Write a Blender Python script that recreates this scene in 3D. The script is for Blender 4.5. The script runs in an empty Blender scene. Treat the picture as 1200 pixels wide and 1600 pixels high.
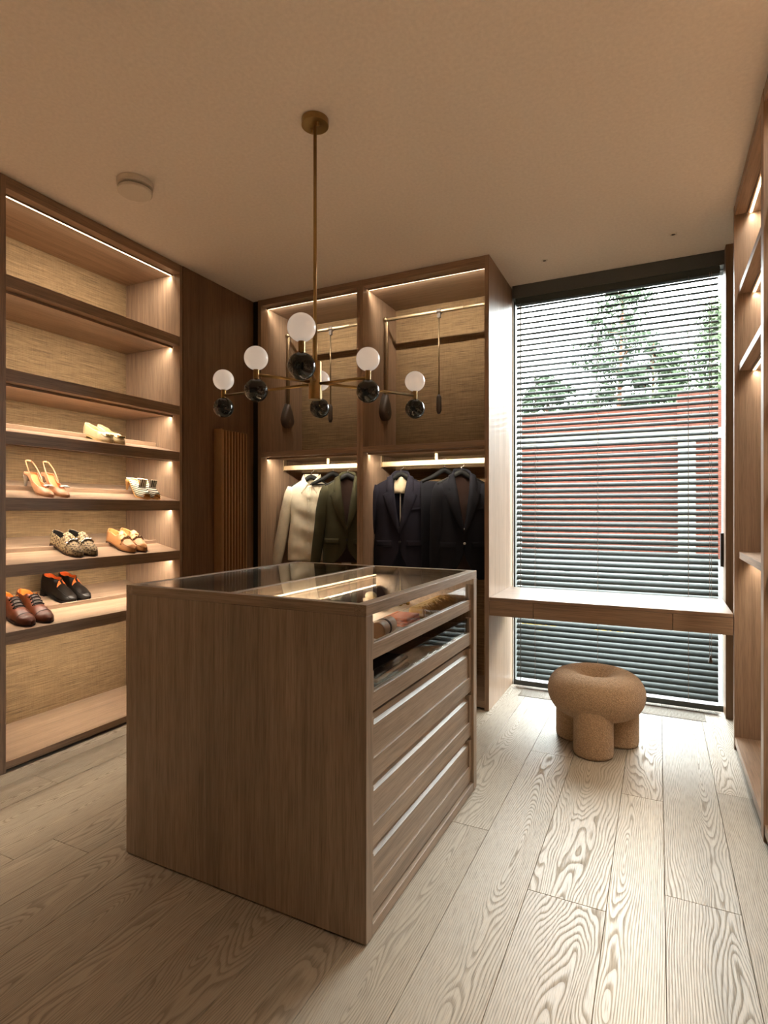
import bpy, math, random
from mathutils import Matrix, Vector, noise as mnoise
random.seed(7)
PI = math.pi
scene = bpy.context.scene
C = scene.collection

# ------------------------------------------------------------------ camera, sky, exposure
F_PX, YAW, HORIZON, EYE = 885.7, 0.4507, 797.05, 1.32
cam_d = bpy.data.cameras.new('camera')
cam = bpy.data.objects.new('camera', cam_d); C.objects.link(cam)
cam.location = (0, 0, EYE); cam.rotation_euler = (PI/2, 0, YAW)
cam_d.sensor_fit = 'HORIZONTAL'; cam_d.sensor_width = 36.0
cam_d.lens = F_PX*36/1200; cam_d.shift_y = (HORIZON-800)/1200
cam_d.clip_start = 0.05; cam_d.clip_end = 400
scene.camera = cam

SKY = 13.0
LED_W = 0.30                                 # overall level of the warm strips
world = bpy.data.worlds.new('overcast_sky'); scene.world = world
world.use_nodes = True
bgn = world.node_tree.nodes['Background']
bgn.inputs[0].default_value = (0.97, 0.99, 1.0, 1); bgn.inputs[1].default_value = SKY
vs = scene.view_settings
vs.view_transform = 'Standard'; vs.look = 'None'; vs.gamma = 1.0; vs.use_curve_mapping = False
vs.exposure = 1.5
scene.cycles.max_bounces = 10; scene.cycles.diffuse_bounces = 5
scene.cycles.adaptive_threshold = 0.02
scene.cycles.transparent_max_bounces = 16
scene.cycles.caustics_reflective = False; scene.cycles.caustics_refractive = False
scene.cycles.use_denoising = True
# daylight enters through the window opening only: sampling hint for the sky
pl = bpy.data.lights.new('window_portal', 'AREA'); pl.shape = 'RECTANGLE'; pl.size = 1.36; pl.size_y = 2.98
pl.cycles.is_portal = True
po = bpy.data.objects.new('window_portal', pl); C.objects.link(po)
po.location = (-0.295, 4.47, 1.5); po.rotation_euler = (-PI/2, 0, 0)

# ------------------------------------------------------------------ materials
def lin(h):
    h = h.lstrip('#'); out = []
    for i in (0, 2, 4):
        c = int(h[i:i+2], 16)/255
        out.append(c/12.92 if c <= .04045 else ((c+.055)/1.055)**2.4)
    return (*out, 1)
class NT:
    def __init__(s, name):
        s.m = bpy.data.materials.new(name); s.m.use_nodes = True
        s.t = s.m.node_tree; s.n = s.t.nodes; s.b = s.n['Principled BSDF']; s.out = s.n['Material Output']
    def node(s, kind, **kw):
        n = s.n.new('ShaderNode'+kind)
        for k, v in kw.items(): setattr(n, k, v)
        return n
    def link(s, a, b): s.t.links.new(a, b)
    def coords(s, scale=(1, 1, 1), jitter=True):
        tc = s.node('TexCoord'); mp = s.node('Mapping'); mp.inputs['Scale'].default_value = scale
        if jitter:
            oi = s.node('ObjectInfo'); ml = s.node('VectorMath', operation='SCALE')
            ml.inputs[0].default_value = (7.3, 5.1, 9.7); s.link(oi.outputs['Random'], ml.inputs['Scale'])
            ad = s.node('VectorMath', operation='ADD'); s.link(tc.outputs['Object'], ad.inputs[0]); s.link(ml.outputs[0], ad.inputs[1])
            s.link(ad.outputs[0], mp.inputs[0])
        else: s.link(tc.outputs['Object'], mp.inputs[0])
        return mp.outputs[0]
    def noise(s, vec, scale=1., detail=4., rough=.6, dist=0.):
        n = s.node('TexNoise'); s.link(vec, n.inputs['Vector'])
        n.inputs['Scale'].default_value = scale; n.inputs['Detail'].default_value = detail
        n.inputs['Roughness'].default_value = rough; n.inputs['Distortion'].default_value = dist
        return n.outputs[0]
    def ramp(s, fac, stops):
        r = s.node('ValToRGB'); e = r.color_ramp.elements
        e[0].position, e[0].color = stops[0]; e[1].position, e[1].color = stops[-1]
        for p, c in stops[1:-1]:
            q = e.new(p); q.color = c
        s.link(fac, r.inputs[0]); return r.outputs[0]
    def mix(s, fac, a, b, blend='MIX'):
        n = s.node('Mix', data_type='RGBA', blend_type=blend)
        for v, i in ((fac, 0), (a, 6), (b, 7)):
            if hasattr(v, 'is_output'): s.link(v, n.inputs[i])
            else: n.inputs[i].default_value = v
        return n.outputs[2]
    def math(s, op, a, b=0., c=None):
        n = s.node('Math', operation=op)
        for i, v in enumerate((a, b) if c is None else (a, b, c)):
            if hasattr(v, 'is_output'): s.link(v, n.inputs[i])
            else: n.inputs[i].default_value = v
        return n.outputs[0]
    def bump(s, h, strength=.2, dist=.002):
        n = s.node('Bump'); n.inputs['Strength'].default_value = strength; n.inputs['Distance'].default_value = dist
        s.link(h, n.inputs['Height']); s.link(n.outputs[0], s.b.inputs['Normal'])
    def set(s, col=None, rough=None, metal=None, spec=None, **kw):
        if col is not None:
            if hasattr(col, 'is_output'): s.link(col, s.b.inputs['Base Color'])
            else: s.b.inputs['Base Color'].default_value = col
        if rough is not None:
            if hasattr(rough, 'is_output'): s.link(rough, s.b.inputs['Roughness'])
            else: s.b.inputs['Roughness'].default_value = rough
        if metal is not None: s.b.inputs['Metallic'].default_value = metal
        if spec is not None: s.b.inputs['Specular IOR Level'].default_value = spec
        for k, v in kw.items(): s.b.inputs[k].default_value = v
        return s.m
def sc3(c, k): return (c[0]*k, c[1]*k, c[2]*k, 1)

def wood_mat(name, axis, base, rough=.42, contrast=1.0):
    t = NT(name)
    s = [55, 55, 55]; s['xyz'.index(axis)] = 1.4
    s2 = [330, 330, 330]; s2['xyz'.index(axis)] = 9
    v = t.coords(tuple(s)); n1 = t.noise(v, 1, 5, .62, .6)
    v2 = t.coords(tuple(s2)); n2 = t.noise(v2, 1, 2, .5)
    s3 = [9, 9, 9]; s3['xyz'.index(axis)] = .7
    n3 = t.noise(t.coords(tuple(s3)), 1, 3, .5)
    k = contrast
    c1 = t.ramp(n1, [(.25, sc3(base, 1-.30*k)), (.5, sc3(base, 1)), (.75, sc3(base, 1+.22*k))])
    c2 = t.ramp(n2, [(.3, (1-.28*k,)*3+(1,)), (.55, (1, 1, 1, 1))])
    c3 = t.ramp(n3, [(.3, (.86, .86, .86, 1)), (.7, (1.1, 1.1, 1.1, 1))])
    col = t.mix(1., t.mix(1., c1, c2, 'MULTIPLY'), c3, 'MULTIPLY')
    t.bump(n2, .25, .0012)
    return t.set(col, rough, spec=.4)
OAK = lin('9a806a')
wood = {a: wood_mat('oak_'+a, a, OAK) for a in 'xyz'}
OAK_D = lin('7a6049')
wood_d = {a: wood_mat('dark_oak_'+a, a, OAK_D) for a in 'xyz'}

def plank_mat():
    t = NT('floor_oak')
    tc = t.node('TexCoord'); oi = t.node('ObjectInfo')
    sep = t.node('SeparateXYZ'); t.link(tc.outputs['Object'], sep.inputs[0])
    r = oi.outputs['Random']
    r2 = t.math('FRACT', t.math('MULTIPLY', r, 37.31)); r3 = t.math('FRACT', t.math('MULTIPLY', r, 113.7))
    # growth rings cut at a shallow angle: arches along the board
    wob = t.node('TexNoise'); mp = t.node('Mapping'); mp.inputs['Scale'].default_value = (5.0, 1.1, 1)
    off = t.node('VectorMath', operation='SCALE'); off.inputs[0].default_value = (17, 29, 5); t.link(r, off.inputs['Scale'])
    ad = t.node('VectorMath', operation='ADD'); t.link(tc.outputs['Object'], ad.inputs[0]); t.link(off.outputs[0], ad.inputs[1])
    t.link(ad.outputs[0], mp.inputs[0]); t.link(mp.outputs[0], wob.inputs['Vector'])
    wob.inputs['Scale'].default_value = 1.0; wob.inputs['Detail'].default_value = 2.5; wob.inputs['Roughness'].default_value = .5
    w = t.math('SUBTRACT', wob.outputs[0], .5)
    x = t.math('ADD', sep.outputs[0], t.math('MULTIPLY', t.math('SUBTRACT', r2, .5), .16))
    x = t.math('ADD', x, t.math('MULTIPLY', w, .07))
    y = t.math('ADD', t.math('MULTIPLY', sep.outputs[1], .07), t.math('MULTIPLY', t.math('SUBTRACT', r3, .5), .22))
    y = t.math('ADD', y, t.math('MULTIPLY', w, .20))
    d = t.math('SQRT', t.math('ADD', t.math('MULTIPLY', x, x), t.math('MULTIPLY', y, y)))
    fr = t.math('FRACT', t.math('MULTIPLY', d, 155.0))
    fine = t.node('TexNoise'); mp2 = t.node('Mapping'); mp2.inputs['Scale'].default_value = (420, 14, 1)
    t.link(ad.outputs[0], mp2.inputs[0]); t.link(mp2.outputs[0], fine.inputs['Vector']); fine.inputs['Scale'].default_value = 1; fine.inputs['Detail'].default_value = 2
    fr2 = t.math('ADD', fr, t.math('MULTIPLY', t.math('SUBTRACT', fine.outputs[0], .5), .45))
    b0 = lin('aea291')
    ring = t.ramp(fr2, [(.0, sc3(b0, .66)), (.25, sc3(b0, .76)), (.48, sc3(b0, 1.0)), (.88, sc3(b0, 1.03)), (1., sc3(b0, .84))])
    pore = t.ramp(fine.outputs[0], [(.32, (.74, .73, .72, 1)), (.52, (1, 1, 1, 1))])
    col = t.mix(.95, ring, pore, 'MULTIPLY')
    tint = t.ramp(r2, [(0, (.86, .84, .82, 1)), (1, (1.05, 1.04, 1.02, 1))])
    col = t.mix(1., col, tint, 'MULTIPLY')
    h = t.math('ADD', t.math('MULTIPLY', t.math('MINIMUM', t.math('MULTIPLY', fr2, 2.2), 1.0), .7), t.math('MULTIPLY', fine.outputs[0], .4))
    t.bump(h, .30, .002)
    return t.set(col, t.math('SUBTRACT', .74, t.math('MULTIPLY', t.math('MINIMUM', t.math('MAXIMUM', t.math('MULTIPLY', t.math('SUBTRACT', fr2, .15), 4.0), 0.), 1.), .30)), spec=.5)
floor_m = plank_mat()

def grasscloth():
    t = NT('woven_grasscloth')
    n1 = t.noise(t.coords((6, 6, 170)), 1, 4, .7, .3)
    n2 = t.noise(t.coords((2.2, 2.2, 420)), 1, 2, .6)
    n3 = t.noise(t.coords((420, 420, 14)), 1, 2, .5)
    b = lin('8c7354')
    c = t.ramp(n1, [(.28, sc3(b, .42)), (.45, sc3(b, .85)), (.7, sc3(b, 1.25))])
    c2 = t.ramp(n2, [(.3, (.6, .58, .55, 1)), (.6, (1.05, 1.05, 1.05, 1))])
    c3 = t.ramp(n3, [(.3, (.82, .8, .78, 1)), (.6, (1, 1, 1, 1))])
    col = t.mix(1., t.mix(1., c, c2, 'MULTIPLY'), c3, 'MULTIPLY')
    t.bump(t.math('ADD', n1, n2), .5, .002)
    return t.set(col, .8, spec=.25)
grass_m = grasscloth()

def plain(name, col, rough=.5, metal=0., spec=.5, bump=0., bscale=200., **kw):
    t = NT(name)
    if isinstance(col, str): col = lin(col)
    n = t.noise(t.coords((1, 1, 1), jitter=False), bscale, 3, .6)
    c = t.mix(.5, col, t.ramp(n, [(.3, sc3(col, .9)), (.7, sc3(col, 1.1))]))
    if bump: t.bump(n, bump, .002)
    return t.set(c, rough, metal, spec, **kw)
paint_m = plain('ceiling_paint', 'ebe5dd', .9, spec=.2, bscale=60)
wallp_m = plain('wall_paint', 'cfc4b6', .9, spec=.2, bscale=60)
brass_m = plain('brushed_brass', 'a88b5c', .30, 1., bscale=40)
bronze_m = plain('bronze_metal', '8d7a61', .35, 1., bscale=40)
champ_m = plain('champagne_metal', 'c9b492', .38, .8, bscale=40)
taupe_m = plain('taupe_plastic', '4a4038', .45, bscale=80)
black_m = plain('black_plastic', '151515', .4)
gap_m = plain('shadow_gap_black', '0b0a09', .8)
alu_m = plain('aluminium', 'b9bbb8', .35, .9)
frame_m = plain('window_frame_grey', '4d5150', .45, bscale=80)
slat_m = plain('blind_slat_grey', '454b49', .6, .0, spec=.12, bscale=30)
cord_m = plain('blind_cord', '8a7a70', .8)
white_m = plain('white_plastic', 'd9d2c6', .5)
chrome_m = plain('chrome', 'd8d4cc', .12, 1.)
opal = NT('opal_glass'); opal_m = opal.set(lin('f4f0ea'), .22, spec=.5)
opal.b.inputs['Subsurface Weight'].default_value = .0
opal.b.inputs['Emission Color'].default_value = lin('fff0df'); opal.b.inputs['Emission Strength'].default_value = .10  # faint glow put into the globes to brighten them; the chandelier is not lit
def marble():
    t = NT('black_marble'); v = t.coords((1, 1, 1))
    n = t.noise(v, 16, 5, .65, 2.2)
    ridge = t.math('ABSOLUTE', t.math('SUBTRACT', n, .5))
    c = t.ramp(ridge, [(0, lin('5c675f')), (.006, lin('1c2421')), (.03, lin('080b0a')), (1, lin('050706'))])
    return t.set(c, .08, spec=.6)
marble_m = marble()
def emis(name, col, s):
    t = NT(name); t.set(col, .5); t.b.inputs['Emission Color'].default_value = col; t.b.inputs['Emission Strength'].default_value = s
    return t.m
WARM = (1.0, .88, .71, 1)
led_m = emis('led_diffuser', (1.0, .76, .48, 1), 4.0)
def glass(name, tint=(1, 1, 1, 1), ior=1.5, rough=0.):
    t = NT(name); t.n.remove(t.b)
    tr = t.node('BsdfTransparent'); tr.inputs[0].default_value = tint
    gl = t.node('BsdfGlossy'); gl.inputs['Roughness'].default_value = rough
    fr = t.node('Fresnel'); fr.inputs['IOR'].default_value = ior
    # same reflectance on both faces of the pane
    mx = t.node('MixShader')
    geo = t.node('NewGeometry')
    io = t.math('ADD', t.math('MULTIPLY', geo.outputs['Backfacing'], 1/ior-ior), ior)
    t.link(t.math('ADD', ior, 0.), fr.inputs['IOR'])
    lw = t.node('LayerWeight')
    f = t.math('ADD', .04, t.math('MULTIPLY', .96, t.math('POWER', lw.outputs['Facing'], 5.0)))
    t.link(f, mx.inputs[0]); t.link(tr.outputs[0], mx.inputs[1]); t.link(gl.outputs[0], mx.inputs[2])
    t.link(mx.outputs[0], t.out.inputs[0])
    for n in (fr, geo): pass
    return t.m
pane_m = glass('window_glass', (.93, .96, .95, 1))
case_glass_m = glass('display_glass', (.90, .90, .88, 1))
def fabric(name, col, scale=900, rough=.85, bump=.35, weave=True, spec=.2, folds=0):
    t = NT(name)
    if isinstance(col, str): col = lin(col)
    v = t.coords((1, 1, 1), jitter=False)
    n = t.noise(v, scale, 2, .6); n2 = t.noise(v, 14, 3, .5)
    c = t.mix(1., t.ramp(n, [(.3, sc3(col, .75)), (.7, sc3(col, 1.2))]), t.ramp(n2, [(.3, (.88, .88, .88, 1)), (.7, (1.06, 1.06, 1.06, 1))]), 'MULTIPLY')
    if folds:
        h = t.math('ADD', n, t.math('MULTIPLY', t.noise(t.coords((22, 22, 7), jitter=False), 1, 4, .55, 1.2), folds))
        t.bump(h, .6, .004)
    else: t.bump(n, bump, .001)
    return t.set(c, rough, spec=spec)
boucle = NT('boucle_wool')
_v = boucle.coords((1, 1, 1), jitter=False)
_vo = boucle.node('TexVoronoi'); boucle.link(_v, _vo.inputs['Vector']); _vo.inputs['Scale'].default_value = 150
_n = boucle.noise(_v, 260, 3, .7)
_h = boucle.math('ADD', boucle.math('MULTIPLY', _vo.outputs['Distance'], -1.), _n)
boucle.bump(_h, .9, .004)
boucle_m = boucle.set(boucle.mix(1., boucle.ramp(_n, [(.3, lin('a98866')), (.65, lin('dab894'))]), boucle.ramp(_vo.outputs['Distance'], [(.0, (1.1, 1.1, 1.1, 1)), (.7, (.7, .7, .7, 1))]), 'MULTIPLY'), .95, spec=.15)
boucle.b.inputs['Sheen Weight'].default_value = .3

# ------------------------------------------------------------------ mesh helpers
class MB:
    def __init__(s): s.v, s.f, s.mi, s.cur, s.M = [], [], [], 0, None
    def mat(s, i): s.cur = i; return s
    def _add(s, vs, fs):
        b = len(s.v)
        if s.M is not None: vs = [tuple(s.M @ Vector(p)) for p in vs]
        s.v += [tuple(p) for p in vs]; s.f += [tuple(i+b for i in f) for f in fs]; s.mi += [s.cur]*len(fs)
        return s
    def box(s, x0, x1, y0, y1, z0, z1):
        if x0 > x1: x0, x1 = x1, x0
        if y0 > y1: y0, y1 = y1, y0
        if z0 > z1: z0, z1 = z1, z0
        v = [(x, y, z) for z in (z0, z1) for y in (y0, y1) for x in (x0, x1)]
        return s._add(v, [(0, 2, 3, 1), (4, 5, 7, 6), (0, 1, 5, 4), (2, 6, 7, 3), (0, 4, 6, 2), (1, 3, 7, 5)])
    def prism(s, poly, a0, a1, axis='y'):
        """poly: counter-clockwise 2-d outline; axis y: poly in (x,z); axis x: poly in (y,z); axis z: (x,y)"""
        n = len(poly)
        f3 = {'y': lambda p, a: (p[0], a, p[1]), 'x': lambda p, a: (a, p[0], p[1]), 'z': lambda p, a: (p[0], p[1], a)}[axis]
        v = [f3(p, a0) for p in poly]+[f3(p, a1) for p in poly]
        fs = [tuple(range(n)), tuple(range(2*n-1, n-1, -1))]+[(i, i+n, (i+1) % n+n, (i+1) % n) for i in range(n)]
        if axis != 'y': fs = [f[::-1] for f in fs]
        return s._add(v, fs)
    def tube(s, pts, r, n=10, caps=True, flat=None):
        pts = [Vector(p) for p in pts]; rs = r if isinstance(r, (list, tuple)) else [r]*len(pts)
        v, fs = [], []; up = None
        for i, p in enumerate(pts):
            t = (pts[min(i+1, len(pts)-1)]-pts[max(i-1, 0)]).normalized()
            if up is None:
                up = Vector((0, 0, 1)) if abs(t.z) < .9 else Vector((1, 0, 0))
                if flat is not None: up = Vector(flat)
            a = (up-t*up.dot(t)).normalized(); b = t.cross(a); up = a
            ra = rs[i] if isinstance(rs[i], (list, tuple)) else (rs[i], rs[i])
            for k in range(n):
                q = 2*PI*k/n; v.append(p+a*math.cos(q)*ra[0]+b*math.sin(q)*ra[1])
        for i in range(len(pts)-1):
            for k in range(n):
                k2 = (k+1) % n; fs.append((i*n+k, i*n+k2, (i+1)*n+k2, (i+1)*n+k))
        if caps:
            fs.append(tuple(range(n-1, -1, -1))); m = (len(pts)-1)*n; fs.append(tuple(range(m, m+n)))
        return s._add(v, fs)
    def cyl(s, p0, p1, r, n=16): return s.tube([p0, p1], r, n)
    def sphere(s, c, r, seg=24, rings=14, sc=(1, 1, 1)):
        v, fs = [(c[0], c[1], c[2]+r*sc[2])], []
        for i in range(1, rings):
            ph = PI*i/rings
            for k in range(seg):
                q = 2*PI*k/seg
                v.append((c[0]+r*sc[0]*math.sin(ph)*math.cos(q), c[1]+r*sc[1]*math.sin(ph)*math.sin(q), c[2]+r*sc[2]*math.cos(ph)))
        v.append((c[0], c[1], c[2]-r*sc[2])); L = len(v)-1
        for k in range(seg): fs.append((0, 1+k, 1+(k+1) % seg))
        for i in range(rings-2):
            for k in range(seg):
                a = 1+i*seg+k; b = 1+i*seg+(k+1) % seg; fs.append((a, a+seg, b+seg, b))
        m = 1+(rings-2)*seg
        for k in range(seg): fs.append((L, m+(k+1) % seg, m+k))
        return s._add(v, fs)
    def lathe(s, prof, c=(0, 0, 0), n=24):
        v, fs = [], []
        for r, z in prof:
            for k in range(n):
                q = 2*PI*k/n; v.append((c[0]+r*math.cos(q), c[1]+r*math.sin(q), c[2]+z))
        for i in range(len(prof)-1):
            for k in range(n):
                k2 = (k+1) % n; fs.append((i*n+k, i*n+k2, (i+1)*n+k2, (i+1)*n+k))
        if prof[0][0] > 1e-5: fs.append(tuple(range(n-1, -1, -1)))
        if prof[-1][0] > 1e-5: m = (len(prof)-1)*n; fs.append(tuple(range(m, m+n)))
        return s._add(v, fs)
    def grid(s, fn, nu, nv, closeu=False):
        v = [fn(i/(nu if closeu else nu-1), j/(nv-1)) for j in range(nv) for i in range(nu)]
        fs = []
        for j in range(nv-1):
            for i in range(nu if closeu else nu-1):
                i2 = (i+1) % nu; fs.append((j*nu+i, j*nu+i2, (j+1)*nu+i2, (j+1)*nu+i))
        return s._add(v, fs)
    def build(s, name, mats, parent=None, origin=None, smooth=False, bevel=0, solid=0, sub=0, weld=False, solid_off=-1):
        me = bpy.data.meshes.new(name)
        o0 = Vector(origin) if origin is not None else Vector((0, 0, 0))
        me.from_pydata([tuple(Vector(p)-o0) for p in s.v], [], s.f)
        if not isinstance(mats, (list, tuple)): mats = [mats]
        for m in mats: me.materials.append(m)
        if len(mats) > 1: me.polygons.foreach_set('material_index', [min(i, len(mats)-1) for i in s.mi])
        if smooth: me.polygons.foreach_set('use_smooth', [True]*len(me.polygons))
        me.update()
        o = bpy.data.objects.new(name, me); C.objects.link(o)
        if parent is not None: o.parent = parent
        elif origin is not None: o.location = origin
        if weld: w = o.modifiers.new('weld', 'WELD'); w.merge_threshold = .0004
        if bevel:
            b = o.modifiers.new('bevel', 'BEVEL'); b.width = bevel; b.segments = 2; b.limit_method = 'ANGLE'
        if sub:
            b = o.modifiers.new('sub', 'SUBSURF'); b.levels = sub; b.render_levels = sub
        if solid:
            b = o.modifiers.new('solid', 'SOLIDIFY'); b.thickness = solid; b.offset = solid_off
            if len(mats) > 1: b.material_offset = 1
        return o
def tag(o, label=None, cat=None, group=None, kind=None):
    if label: o['label'] = label
    if cat: o['category'] = cat
    if group: o['group'] = group
    if kind: o['kind'] = kind
    return o
def empty(name, loc, rz=0, label=None, cat=None, group=None, kind=None):
    o = bpy.data.objects.new(name, None); C.objects.link(o); o.location = loc; o.rotation_euler = (0, 0, rz)
    o.empty_display_size = .1
    return tag(o, label, cat, group, kind)
def P(root, name, mats, fill, **kw):
    """a part given in world coordinates under an unrotated root"""
    m = MB(); fill(m)
    return m.build(name, mats, root, origin=kw.pop('o', tuple(root.location)), **kw)
def struct(name, mats, fill, **kw):
    m = MB(); fill(m); return tag(m.build(name, mats, **kw), kind='structure')
def led(parent, org, p, length, along, tilt, power, name='led_strip', w=.010, spread=140, front=0, lip=.010):
    """a recessed strip: visible diffuser mesh + the light it gives off; p world centre; along 'x' or 'y'; tilt about that axis"""
    m = MB(); h = w/2
    if along == 'y': m.box(p[0]-h, p[0]+h, p[1]-length/2, p[1]+length/2, p[2], p[2]+.004)
    else: m.box(p[0]-length/2, p[0]+length/2, p[1]-h, p[1]+h, p[2], p[2]+.004)
    s = m.build(name, led_m, parent, origin=org)
    if front:                                # small timber lip that shields the strip from the room
        k = MB(); f0, f1 = front*.014, front*.018
        if along == 'y': k.box(p[0]+f0, p[0]+f1, p[1]-length/2, p[1]+length/2, p[2]-lip, p[2]+.0045)
        else: k.box(p[0]-length/2, p[0]+length/2, p[1]+f0, p[1]+f1, p[2]-lip, p[2]+.0045)
        k.build('light_lip', wood[along], s)
        for vtx in s.children[0].data.vertices: vtx.co -= Vector(org)
    L = bpy.data.lights.new(name+'_light', 'AREA'); L.shape = 'RECTANGLE'
    L.color = WARM[:3]; L.energy = power*length*LED_W; L.spread = math.radians(spread)
    o = bpy.data.objects.new(name+'_light', L); C.objects.link(o); o.parent = s
    o.location = Vector(p)-Vector(org)+Vector((0, 0, -.003))
    if along == 'y': L.size, L.size_y = w, length; o.rotation_euler = (0, tilt, 0)
    else: L.size, L.size_y = length, w; o.rotation_euler = (tilt, 0, 0)
    return s

# ------------------------------------------------------------------ key planes (metres)
XL, XR, YB, YW, ZC = -2.947, 0.377, 3.648, 4.285, 3.0
XLB = -3.471                     # back of the shoe cabinet
Y_REAR = -1.7                    # wall behind the camera

# ------------------------------------------------------------------ room shell
struct('ceiling', paint_m, lambda m: m.box(-3.6, 1.1, Y_REAR-.1, 4.62, ZC, ZC+.12))
struct('wall_left', wallp_m, lambda m: m.box(-3.6, -3.49, Y_REAR-.1, 4.62, -.1, ZC))
struct('wall_right', wallp_m, lambda m: m.box(.96, 1.1, Y_REAR-.1, 4.62, -.1, ZC))
struct('wall_front', wallp_m, lambda m: m.box(-3.49, .96, Y_REAR-.1, Y_REAR, -.1, ZC))
def _wb(m):
    m.box(-3.49, -.995, 4.31, 4.62, -.1, ZC); m.box(.40, .96, 4.31, 4.62, -.1, ZC)
struct('wall_back', wallp_m, _wb)
floor = struct('floor', gap_m, lambda m: m.box(-3.49, .96, Y_REAR, 4.62, -.1, -.016))
cols = [-3.05, -2.82, -2.61, -2.40, -2.19, -1.975, -1.75, -1.53, -1.30, -1.075, -.85, -.63, -.41, -.155, .02, .245, .47]
joints = {-.63: [3.153, .95], -.41: [1.995, .2], -.155: [2.86, .55], .02: [2.17, -.2], .245: [3.06, .9], -.85: [2.29, .1],
          -2.19: [1.47, -.5], -1.975: [1.70, .1]}
rng = random.Random(3)
for a, b in zip(cols[:-1], cols[1:]):
    js = joints.get(a) or [rng.uniform(1.3, 2.6), rng.uniform(-.6, .7)]
    ys = [4.30]+sorted(js, reverse=True)+[Y_REAR]
    for y1, y0 in zip(ys[:-1], ys[1:]):
        g = .0007; cx, cy = (a+b)/2, (y0+y1)/2
        m = MB(); hx, hy, ch = (b-a)/2-g, (y1-y0)/2-g, .0010
        v = [(-hx, -hy, -.016), (hx, -hy, -.016), (hx, hy, -.016), (-hx, hy, -.016),
             (-hx, -hy, -ch), (hx, -hy, -ch), (hx, hy, -ch), (-hx, hy, -ch),
             (-hx+ch, -hy+ch, 0), (hx-ch, -hy+ch, 0), (hx-ch, hy-ch, 0), (-hx+ch, hy-ch, 0)]
        fs = [(8, 9, 10, 11)]+[(i, (i+1) % 4, (i+1) % 4+4, i+4) for i in range(4)]+[(i+4, (i+1) % 4+4, (i+1) % 4+8, i+8) for i in range(4)]
        m._add(v, fs)
        o = m.build('plank', floor_m, floor); o.location = (cx, cy, 0)

# floor grille in front of the window (sits in the boards)
gr = empty('floor_grille', (-.31, 4.14, 0), label='long slotted floor air grille in front of the window blind', cat='grille')
P(gr, 'grille_frame', gap_m, lambda m: m.box(-.90, .27, 4.05, 4.245, -.0005, .0008))
def _gs(m):
    for k in range(13):
        y = 4.052+k*.0150; m.box(-.90, .27, y, y+.0065, .0008, .0035)
P(gr, 'slats', floor_m, _gs)

# ------------------------------------------------------------------ window, frame and pane
win = empty('window_1', (-.295, 4.40, 0), kind='structure')
def _wf(m):
    m.box(-.995, .40, 4.33, 4.43, 2.90, 2.998); m.box(-.995, .40, 4.33, 4.43, -.015, .03)
    m.box(-.995, -.982, 4.33, 4.43, .03, 2.90); m.box(.387, .40, 4.33, 4.43, .03, 2.90)
P(win, 'window_frame', frame_m, _wf)
P(win, 'window_pane', pane_m, lambda m: m.box(-.982, .387, 4.378, 4.384, .03, 2.90))
P(win, 'window_handle', black_m, lambda m: m.box(.366, .383, 4.285, 4.325, .95, 1.17))
struct('trim_1', frame_m, lambda m: m.box(-.985, .384, 4.245, 4.325, 2.905, 2.998))       # dark head above the blind
def _jamb(m): m.box(.384, .47, 4.17, 4.31, 0, ZC)
struct('trim_2', wood_d['z'], _jamb)

# venetian blind
bl = empty('venetian_blind', (-.295, YW, 0), label='grey aluminium venetian blind with tilted slats over the tall window', cat='blind')
m = MB(); tilt = math.radians(34); nseg = 5; top, bot = [], []
for i in range(nseg+1):
    u = -1+2*i/nseg; yy = u*.0265; zz = .0050*(1-u*u)
    top.append((yy*math.cos(tilt)-zz*math.sin(tilt), yy*math.sin(tilt)+zz*math.cos(tilt)))
for p in reversed(top): bot.append((p[0], p[1]-.0009))
m.prism(top[::-1]+bot[::-1], -.655, .655, axis='x')
base_slat = None; PITCH = .0405; nslat = 69
rs = random.Random(11)
for k in range(nslat):
    if base_slat is None: o = m.build('slat', slat_m, bl); base_slat = o
    else: o = base_slat.copy(); C.objects.link(o); o.parent = bl
    o.location = (-.008, 0, .085+k*PITCH); o.rotation_euler = (math.radians(rs.uniform(-1.2, 1.2)), 0, 0)
P(bl, 'head_rail', slat_m, lambda m: m.box(-.965, .36, YW-.028, YW+.028, 2.862, 2.905))
P(bl, 'bottom_rail', frame_m, lambda m: m.box(-.958, .352, YW-.025, YW+.025, .028, .048))
for x in (-.82, -.385, .18):
    def _c(m):
        for dy in (-.027, .027): m.cyl((x, YW+dy, .04), (x, YW+dy, 2.87), .0013, 6)
    P(bl, 'ladder_cord', cord_m, _c)
P(bl, 'pull_cord', cord_m, lambda m: (m.cyl((.300, YW-.036, .36), (.300, YW-.036, 2.87), .0012, 6), m.cyl((.312, YW-.036, .36), (.312, YW-.036, 2.87), .0012, 6)))
P(bl, 'cord_knob', taupe_m, lambda m: m.lathe([(.002, .05), (.006, .045), (.008, .025), (.013, .008), (.012, 0), (.0, -.002)], (.306, YW-.04, .325), 14), smooth=True)
P(bl, 'side_guide', frame_m, lambda m: (m.cyl((-.925, YW-.03, .04), (-.925, YW-.03, 2.87), .003, 6)))

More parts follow.
